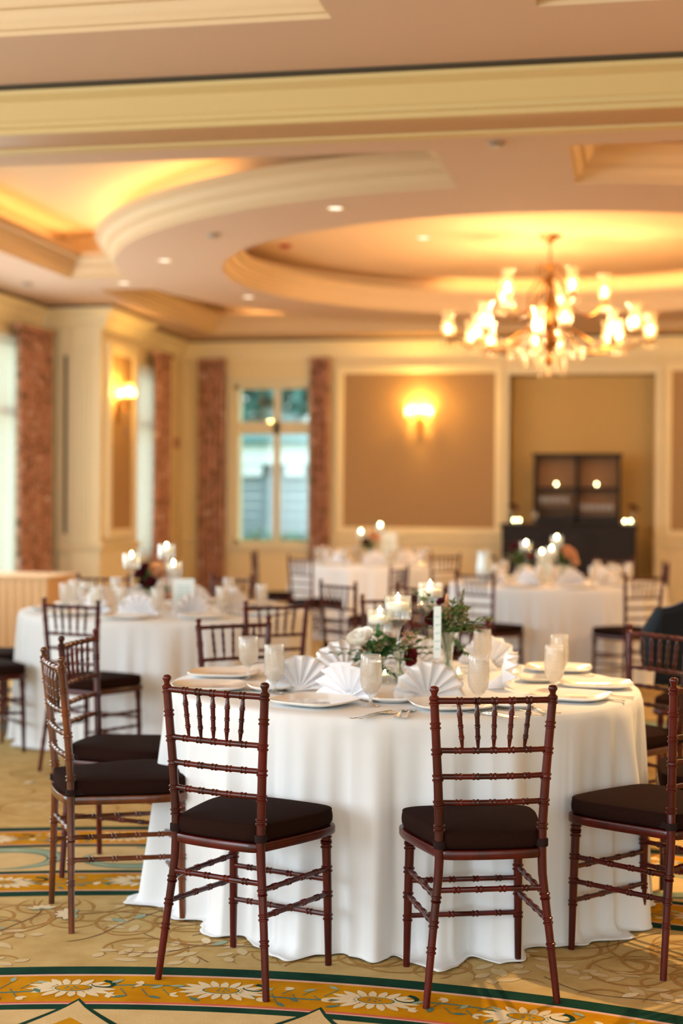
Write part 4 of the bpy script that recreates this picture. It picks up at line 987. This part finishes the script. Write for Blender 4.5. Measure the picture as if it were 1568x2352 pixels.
def far_holder(px, py, Z, label):
    z = Lh(px, py, Z)+.03; holder(atd(px, Z, HT), max(.16, z-HT), label, near=False, fl='flame_far')
far_holder(303, 1283, 9.0, 'left candle holder on the left table'); far_holder(383, 1262, 9.3, 'tallest candle holder on the left table'); far_holder(399, 1302, 9.1, 'lowest candle holder on the left table, at right')
far_holder(829, 1225, 15.9, 'left candle holder on the back table'); far_holder(873, 1210, 16.1, 'right candle holder on the back table')
far_holder(1208, 1253, 12.5, 'left candle holder on the right table'); far_holder(1279, 1240, 12.6, 'tallest candle holder on the right table'); far_holder(1245, 1273, 12.4, 'low left candle holder on the right table'); far_holder(1267, 1266, 12.3, 'low right candle holder on the right table')
simple_bouquet(atd(343, 9.15, HT), 'bouquet of burgundy and peach blooms on the left table', (('burg', -.03, -.05, .10, .038), ('burg', .015, -.06, .04, .042), ('peach', .06, -.03, .11, .045), ('burg', -.01, -.05, .14, .025)), .12, seed=2)
simple_bouquet(atd(849, 15.9, HT), 'small peach and green bouquet on the back table', (('peach', .05, -.05, .12, .05), ('burg', -.03, -.05, .06, .04)), .16, seed=3)
simple_bouquet(atd(1195, 12.6, HT), 'dark green bouquet with deep red blooms on the right table, left', (('burg', -.03, -.05, .14, .04), ('red', .06, -.05, .08, .035)), .15, seed=4)
simple_bouquet(atd(1292, 12.7, HT), 'bouquet with a peach bloom on the right table, right of the candles', (('peach', .05, -.05, .08, .055), ('peach', .09, -.04, .03, .04)), .15, seed=5)
def card(px, Z, h, w, label, m='card'):
    c = empty('table_card', atd(px, Z, HT), YAW, label, 'card'); g = G(); g.box(-w/2, -.002, .02, w/2, .002, h); g.build('card', m, c, smooth=False); g = G(); g.box(-w/2, -.03, 0, w/2, .03, .02); g.build('stand', 'glass', c, smooth=False)
    g = G()
    for k in range(6): g.box(-w*.3, -.0035, h*.3+k*h*.09, w*.3, -.0022, h*.3+k*h*.09+.004)
    g.build('script', 'script', c, smooth=False)
card(423, 9.0, .20, .13, 'pale grey-green table card at right of the left table candles'); card(1252, 12.5, .24, .10, 'pale table card among the candles of the right table'); card(893, 16.0, .33, .17, 'pale table card right of the back table bouquet')
# water pitcher
pt = empty('water_pitcher', atd(1112, 12.4, HT), 0, 'pale upright water pitcher with dark handle at the left end of the right table', 'pitcher')
g = G(); g.lathe([(0, 0), (.055, .002), (.062, .02), (.066, .13), (.055, .20), (.058, .26), (.055, .26), (.05, .2), (0, .19)], 20); g.build('body', mat('pale_steel', '#cfd6d4', .3, metal=.3), pt)
g = G(); g.tube([(.055, 0, .22), (.10, 0, .21), (.105, 0, .13), (.062, 0, .08)], .009, 8); g.build('handle', 'black', pt)
# dark jacket and navy bag
jk = empty('suit_jacket', (.37, 7.45, 0), 0, 'black and dark blue jacket hung over a chair at the right edge', 'jacket')
l, rz = place((.33, 7.72), (-.1, -1)); chx = dup(chA, l, rz, 'dark ballroom chair at the right edge carrying the dark jacket')
jk.location = (chx.location.x, chx.location.y, 0); jk.rotation_euler = (0, 0, rz)
MT['jacket'] = mat('black_wool', '#101216', .95, spec=.1, sheen=.3); MT['jblue'] = mat('dark_blue_lining', '#16222c', .8)
g = G()
def jf(s, t):
    a = (s-.5)*2; z = .93-.40*t; prof = .018+.05*t+.02*math.sin(a*7)*t; return (a*(.20+.05*t-.03*t*t), -.17-prof-.03*(1-a*a), z+.03*math.cos(a*PI)*(1-t))
def jf2(s, t):
    a = (s-.5)*2; z = .93-.40*t; return (a*(.20+.03*t), -.15+.03+.03*t+.01*math.sin(a*8)*t, z+.03*math.cos(a*PI)*(1-t))
g.grid(jf, 24, 14); g.grid(jf2, 24, 10); g.grid(lambda s, t: tuple(Vector(jf(s, 0)).lerp(Vector(jf2(s, 0)), t)+Vector((0, 0, .015*math.sin(PI*t)))), 24, 4)
g.build('body', 'jacket', jk, ang=80, solid=.012)
for s in (-1, 1):
    g = G(); g.tube([(s*.19, -.19, .90), (s*.25, -.21, .78), (s*.26, -.22, .68), (s*.25, -.24, .60)], [.045, .06, .055, .045], 12); g.build('sleeve', 'jblue' if s > 0 else 'jacket', jk)
# navy bag on a chair seat in the middle
nb = empty('navy_bag', at(968, 1402, .515), .2, 'dark navy bag standing behind the tallest candle', 'bag')
nb.location = atd(968, 9.6, .46)
g = G(); g.box(-.06, -.05, 0, .06, .05, .15); g.build('body', 'jblue', nb, bevel=.012); g = G(); g.tube([(-.035, 0, .15), (-.03, 0, .20), (.03, 0, .20), (.035, 0, .15)], .005, 6); g.build('handle', 'jblue', nb)
chair(atd(972, 9.55)[:2], (.3, .95), 'dark ballroom chair behind the tallest candle carrying a navy bag')

# ================================================================== BAR
bar = empty('bar_counter', (-.80, VB-.55, 0), 0, 'long black bar counter in the niche of the back wall', 'bar')
g = G(); g.box(-.80, -.35, .08, .80, .35, 1.12); g.build('body', 'black', bar, smooth=False, bevel=.006); g = G(); g.box(-.82, -.37, 1.12, .82, .37, 1.165); g.build('counter_top', 'black', bar, smooth=False, bevel=.006)
g = G(); g.box(-.77, -.33, 0, .77, .33, .08); g.build('plinth', 'black', bar, smooth=False)
for k in range(3):
    x = -.53+.53*k; g = G()
    for a in ((x-.24, .16, x+.24, .19), (x-.24, 1.0, x+.24, 1.03), (x-.24, .16, x-.21, 1.03), (x+.21, .16, x+.24, 1.03)): g.box(a[0], -.365, a[1], a[2], -.35, a[3])
    g.build('panel_moulding', 'black', bar, smooth=False)
sh = empty('back_bar_shelf', (-.725, VB+.02, 1.165), 0, 'black open shelf unit with two bays standing on the bar', 'shelf')
sh.location = (-.725, VB-.35, 1.165)
for nm, a in (('side', (-.53, -.1, 0, -.49, .15, .86)), ('side', (.49, -.1, 0, .53, .15, .86)), ('divider', (-.02, -.1, 0, .02, .15, .86)), ('top', (-.55, -.12, .83, .55, .17, .87)), ('shelf', (-.49, -.1, .42, .49, .15, .45)), ('shelf', (-.49, -.1, .0, .49, .15, .10)), ('shelf', (-.49, -.1, .17, -.02, .15, .19))):
    g = G(); g.box(*a); g.build(nm, 'black', sh, smooth=False, bevel=.004)
g = G(); g.box(-.49, .15, 0, .49, .16, .86); g.build('back_panel', mat('brown_back_panel', '#8a5f38', .6), sh, smooth=False)
def bt(px, py, v, label):
    p = atv(px, py, v); c = empty('tea_light', (p.x, v, 0), 0, label, 'tea light'); return c, p
def votive(x, y, z, label):
    c = empty('votive_candle', (x, y, z), 0, label, 'candle'); g = G(); g.lathe([(0, .001), (.03, .001), (.034, .05), (.032, .05), (.027, .01), (0, .01)], 14); g.build('glass_cup', 'glass', c)
    g = G(); g.lathe([(0, .01), (.026, .01), (.027, .028), (0, .028)], 12); g.build('wax', 'wax', c); g = G(); g.lathe([(0, .03), (.006, .036), (.005, .048), (0, .06)], 8); g.build('flame', 'flame_far', c)
vb = VB-.60
for px, lab in ((1180, 'lit votive at far left on the bar'), (1192, 'lit votive second from left on the bar'), (1434, 'lit votive on the bar just right of the shelf unit'), (1448, 'lit votive at far right on the bar')): p = atv(px, 1190, vb); votive(p.x, vb, 1.165, lab)
for px, lab in ((1277, 'lit votive on the upper shelf, left bay'), (1370, 'lit votive on the upper shelf, right bay')): p = atv(px, 1110, VB-.36); votive(p.x, VB-.36, 1.165+.45, lab)
for px, lab, dx in ((1177, 'dark red blooms in a thin vase at the left end of the bar', 0), (1452, 'dark red blooms in a thin vase at the right end of the bar', 0)):
    p = atv(px, 1158, VB-.45); loc = (p.x, VB-.45, 1.165); root = empty('flower_vase', loc, 0, lab, 'flowers'); g = G(); g.lathe([(0, 0), (.03, .001), (.028, .08), (.015, .13), (.018, .16)], 12); g.build('vase', 'glass', root)
    g = G(); g.tube([(0, 0, .01), (0, 0, .2)], .004, 5); g.build('stem', 'stemg', root); g = G(); rose(g, (0, 0, .21), .04, (0, -.3, 1), 2); rose(g, (.04, 0, .18), .03, (.4, -.3, 1), 3); g.build('bloom', 'burg', root, ang=80)
g = G(); g.lathe([(0, 0), (.022, .001), (.022, .002), (.004, .006), (.004, .05), (.028, .07), (.034, .10), (.03, .14), (.029, .14), (.033, .10), (.026, .072), (0, .055)], 14)
bw = one(g, 'wine_glass', 'frost', 'wine glass in the row on the lower left shelf of the bar', 'glass', (-1.15, VB-.38, 1.165+.19), 0, 'wine glasses on the left shelf')
for k in range(1, 5): dup(bw, (-1.15+.075*k, VB-.38, 1.165+.19), 0, 'wine glass in the row on the lower left shelf of the bar', 'wine glasses on the left shelf')
for k in range(6): dup(bw, (-.64+.068*k, VB-.38, 1.165+.10), 0, 'wine glass in the row on the lower right shelf of the bar', 'wine glasses on the right shelf')
dup(bw, (-1.22, VB-.62, 1.165), 0, 'single wine glass on the bar at the left foot of the shelf unit')

# ================================================================== CHANDELIER
ch = empty('chandelier', (CX, CY, 0), 0, 'large brass chandelier with glass hurricane shades and crystal drops', 'chandelier')
ZT = 3.885
g = G(); g.lathe([(0, ZT), (.10, ZT), (.105, ZT-.015), (.06, ZT-.03), (.03, ZT-.06), (.012, ZT-.08), (0, ZT-.08)], 20); g.build('canopy', 'brass', ch)
g = G(); g.tube([(0, 0, ZT-.07), (0, 0, 3.55)], .009, 8); g.build('rod', 'brass', ch)
g = G(); g.lathe([(0, 3.62), (.02, 3.61), (.03, 3.58), (.015, 3.55), (.022, 3.5), (.035, 3.45), (.018, 3.38), (.03, 3.3), (.055, 3.22), (.03, 3.14), (.025, 3.05), (.06, 2.98), (.10, 2.93), (.085, 2.88), (.04, 2.84), (.03, 2.78), (.045, 2.74), (.02, 2.70), (0, 2.69)], 20); g.build('column', 'brass', ch)
for k in range(6):                        # scrolls at the crown and cage
    a = 2*PI*k/6+.3; ca, sa = math.cos(a), math.sin(a); g = G()
    g.tube([(r*ca, r*sa, z) for r, z in ((.01, 3.56), (.05, 3.62), (.10, 3.60), (.12, 3.55), (.10, 3.53))], .007, 6)
    g.tube([(r*ca, r*sa, z) for r, z in ((.03, 3.5), (.12, 3.46), (.19, 3.36), (.20, 3.22), (.14, 3.10), (.06, 3.04), (.03, 3.06))], .009, 6); g.build('scroll', 'brass', ch)
DROP = {}
def drop(parent, loc, sc=1.0, L=.07):
    if 'm' not in DROP:
        g = G(); g.lathe([(0, 0), (.010, -.015), (.015, -.038), (.008, -.06), (0, -.07)], 6); o = g.build('crystal_drop', 'crystal', parent, smooth=False); DROP['m'] = o.data
    else: o = bpy.data.objects.new('crystal_drop', DROP['m']); COL.objects.link(o); o.parent = parent
    o.location = loc; o.scale = (sc, sc, sc); return o
def arm(a, R, zc, zb, sc=1.0):
    ca, sa = math.cos(a), math.sin(a); g = G()
    pts = [(.05, zb+.10), (R*.25, zb+.04), (R*.5, zb-.10), (R*.75, zb-.12), (R*.92, zb-.05), (R, zc-.09), (R, zc-.06)]
    P = []
    for i in range(len(pts)-1):
        p0, p1, p2, p3 = pts[max(i-1, 0)], pts[i], pts[i+1], pts[min(i+2, len(pts)-1)]
        for j in range(4): t = j/4; q = [.5*(2*p1[c]+(-p0[c]+p2[c])*t+(2*p0[c]-5*p1[c]+4*p2[c]-p3[c])*t*t+(-p0[c]+3*p1[c]-3*p2[c]+p3[c])*t**3) for c in (0, 1)]; P.append((q[0]*ca, q[0]*sa, q[1]))
    P.append((R*ca, R*sa, zc-.06)); g.tube(P, .010, 7); ao = g.build('arm', 'brass', ch)
    T = Matrix.Translation((R*ca, R*sa, zc)); g = G(); g.lathe([(0, -.07), (.045*sc, -.06), (.05*sc, -.05), (.02, -.045), (.018, -.01), (.016, .0), (0, .002)], 14, T=T); g.build('candle_cup', 'brass', ao)
    g = G(); g.lathe([(.028, -.05), (.050*sc, -.01), (.060*sc, .04), (.052*sc, .09), (.045*sc, .13), (.055*sc, .17), (.075*sc, .20)], 18, T=T); g.build('glass_shade', 'shadeglass', ao)
    g = G(); g.lathe([(0, .0), (.013, .01), (.019, .035), (.014, .06), (.004, .085), (0, .09)], 10, T=T); g.build('bulb', 'bulb', ao)
    for j in range(4): b = 2*PI*j/4; drop(ao, (R*ca+.05*math.cos(b), R*sa+.05*math.sin(b), zc-.07))
for k in range(8): arm(2*PI*k/8+.2, .93, 2.985, 2.97)
for k in range(6): arm(2*PI*k/6+.45, .70, 2.94, 2.95, .8)
for k in range(5): arm(2*PI*k/5+.15, .50, 3.33, 3.28, .95)
g = G(); r = random.Random(8)
for k in range(60):
    a = r.uniform(0, 6.28); q = r.uniform(.05, .5); z = 2.93-.35*(1-q/.5)*r.random()-.02; drop(ch, (q*math.cos(a), q*math.sin(a), z), 1.1)
g.lathe([(0, 2.70), (.02, 2.68), (.035, 2.64), (.02, 2.60), (0, 2.585)], 8); g.build('crystal_finial', 'crystal', ch, smooth=False)
for k in range(3): a = 2*PI*k/3; light('chandelier_glow', 'POINT', (CX+.55*math.cos(a), CY+.55*math.sin(a), 3.05), 54, WARM, .12)

# ================================================================== SCONCES, CEILING FITTINGS
def sconce(loc, nrm, label, e=9):
    rz = heading(*nrm); c = empty('wall_sconce', loc, rz, label, 'sconce')           # local +y points away from the wall
    g = G(); g.lathe([(0, 0), (.035, .005), (.05, .02), (.03, .03), (0, .035)], 16, T=Matrix.Translation((0, 0, -.02)) @ Matrix.Rotation(-PI/2, 4, 'X'))
    g.tube([(0, .02, .06), (0, .03, -.05), (0, .02, -.20), (0, .03, -.26)], [.012, .03, .022, .012], 10); g.build('backplate', 'brass', c)
    for i, x in enumerate((-.14, -.05, .06, .15)):
        y = .10 if i in (0, 3) else .16; z = .04 if i in (0, 3) else .07
        g = G(); g.tube([(0, .03, -.08), (x*.5, y*.7, -.12), (x*.95, y, -.07), (x, y, z-.05)], .007, 7); a = g.build('arm', 'brass', c); T = Matrix.Translation((x, y, z))
        g = G(); g.lathe([(0, -.05), (.03, -.045), (.032, -.035), (.014, -.03), (.012, 0), (0, .002)], 12, T=T); g.build('candle_cup', 'brass', a)
        g = G(); g.lathe([(.02, -.035), (.036, 0), (.040, .04), (.032, .08), (.036, .11), (.046, .13)], 14, T=T); g.build('glass_shade', 'shadeglass', a)
        g = G(); g.lathe([(0, 0), (.012, .01), (.018, .03), (.012, .06), (0, .08)], 10, T=T); g.build('bulb', 'bulb', a)
    for x, z in ((-.14, -.06), (.15, -.06), (-.05, -.12), (.06, -.12), (0, -.3)): drop(c, (x, .11, z), .9)
    w = Matrix.Rotation(rz, 4, 'Z') @ Vector((0, .14, .09))
    for s in (-.09, .09):
        q = Matrix.Rotation(rz, 4, 'Z') @ Vector((s, .15, .10)); light('sconce_glow', 'POINT', (loc[0]+q.x, loc[1]+q.y, loc[2]+q.z), e, (1, .60, .14), .03)
sconce((-2.735, VB-.012, 2.50), (0, -1), 'brass wall sconce with glass shades glowing on the framed tan panel', 26)
sconce((UP+.034, 15.78, 2.52), (1, 0), 'brass wall sconce glowing on the cream pier at left', 16)
sconce((1.46, VB-.012, 2.50), (0, -1), 'brass wall sconce on the right tan panel, outside the frame edge', 22)
MT['lens'] = emat('downlight_lens', (1, .82, .62, 1), 1.7)
def downlight(px, py, h, label, on=True):
    p = at(px, py, h); c = empty('recessed_downlight', (p.x, p.y, h), 0, label, 'ceiling light'); g = G(); g.lathe([(.05, -.002), (.075, -.006), (.085, -.003), (.085, 0)], 20); g.build('trim_ring', 'ceil_mould', c)
    g = G(); g.lathe([(0, -.002), (.05, -.002)], 20); g.build('lens', 'lens', c)
downlight(770, 478, ZC, 'recessed downlight in the ring of ceiling above the middle of the room'); downlight(378, 598, ZC, 'recessed downlight at left in the curved ceiling ring')
downlight(285, 650, ZC, 'recessed downlight beside the left end of the curved moulding'); downlight(972, 546, 3.885, 'tiny recessed light in the round ceiling recess left of the chandelier')
downlight(570, 682, ZC, 'faint recessed downlight above the back window')
def disc(px, py, h, m, r, name, label, cat): p = at(px, py, h); g = G(); g.lathe([(0, -.03), (r*.6, -.03), (r, -.012), (r, 0)], 18); tag(g.build(name, m, loc=p), label, cat)
MT['dev'] = mat('beige_plastic', '#9b8a7a', .5); MT['reddev'] = mat('red_plastic', '#a8402a', .5)
disc(490, 537, ZC, 'dev', .05, 'ceiling_sprinkler', 'small ceiling sprinkler in the curved ring at left', 'sprinkler'); disc(1140, 327, ZC, 'dev', .05, 'ceiling_sprinkler', 'small ceiling sprinkler between the two upper coffers', 'sprinkler')
disc(62, 650, ZC, 'dev', .05, 'ceiling_sprinkler', 'small ceiling sprinkler at far left near the wall', 'sprinkler')
disc(655, 563, 3.885, 'reddev', .06, 'smoke_alarm', 'small red smoke alarm in the round ceiling recess', 'smoke alarm')
al = empty('fire_alarm', (UL, 18.78, 2.17), 0, 'small pinkish fire alarm box on the wall left of the corner curtain', 'alarm'); g = G(); g.box(0, -.06, -.07, .04, .06, .07); g.build('box', mat('alarm_pink', '#b5705c', .5), al, bevel=.006)
g = G(); g.box(.04, -.03, -.03, .055, .03, .03); g.build('strobe', 'frost', al, bevel=.006)
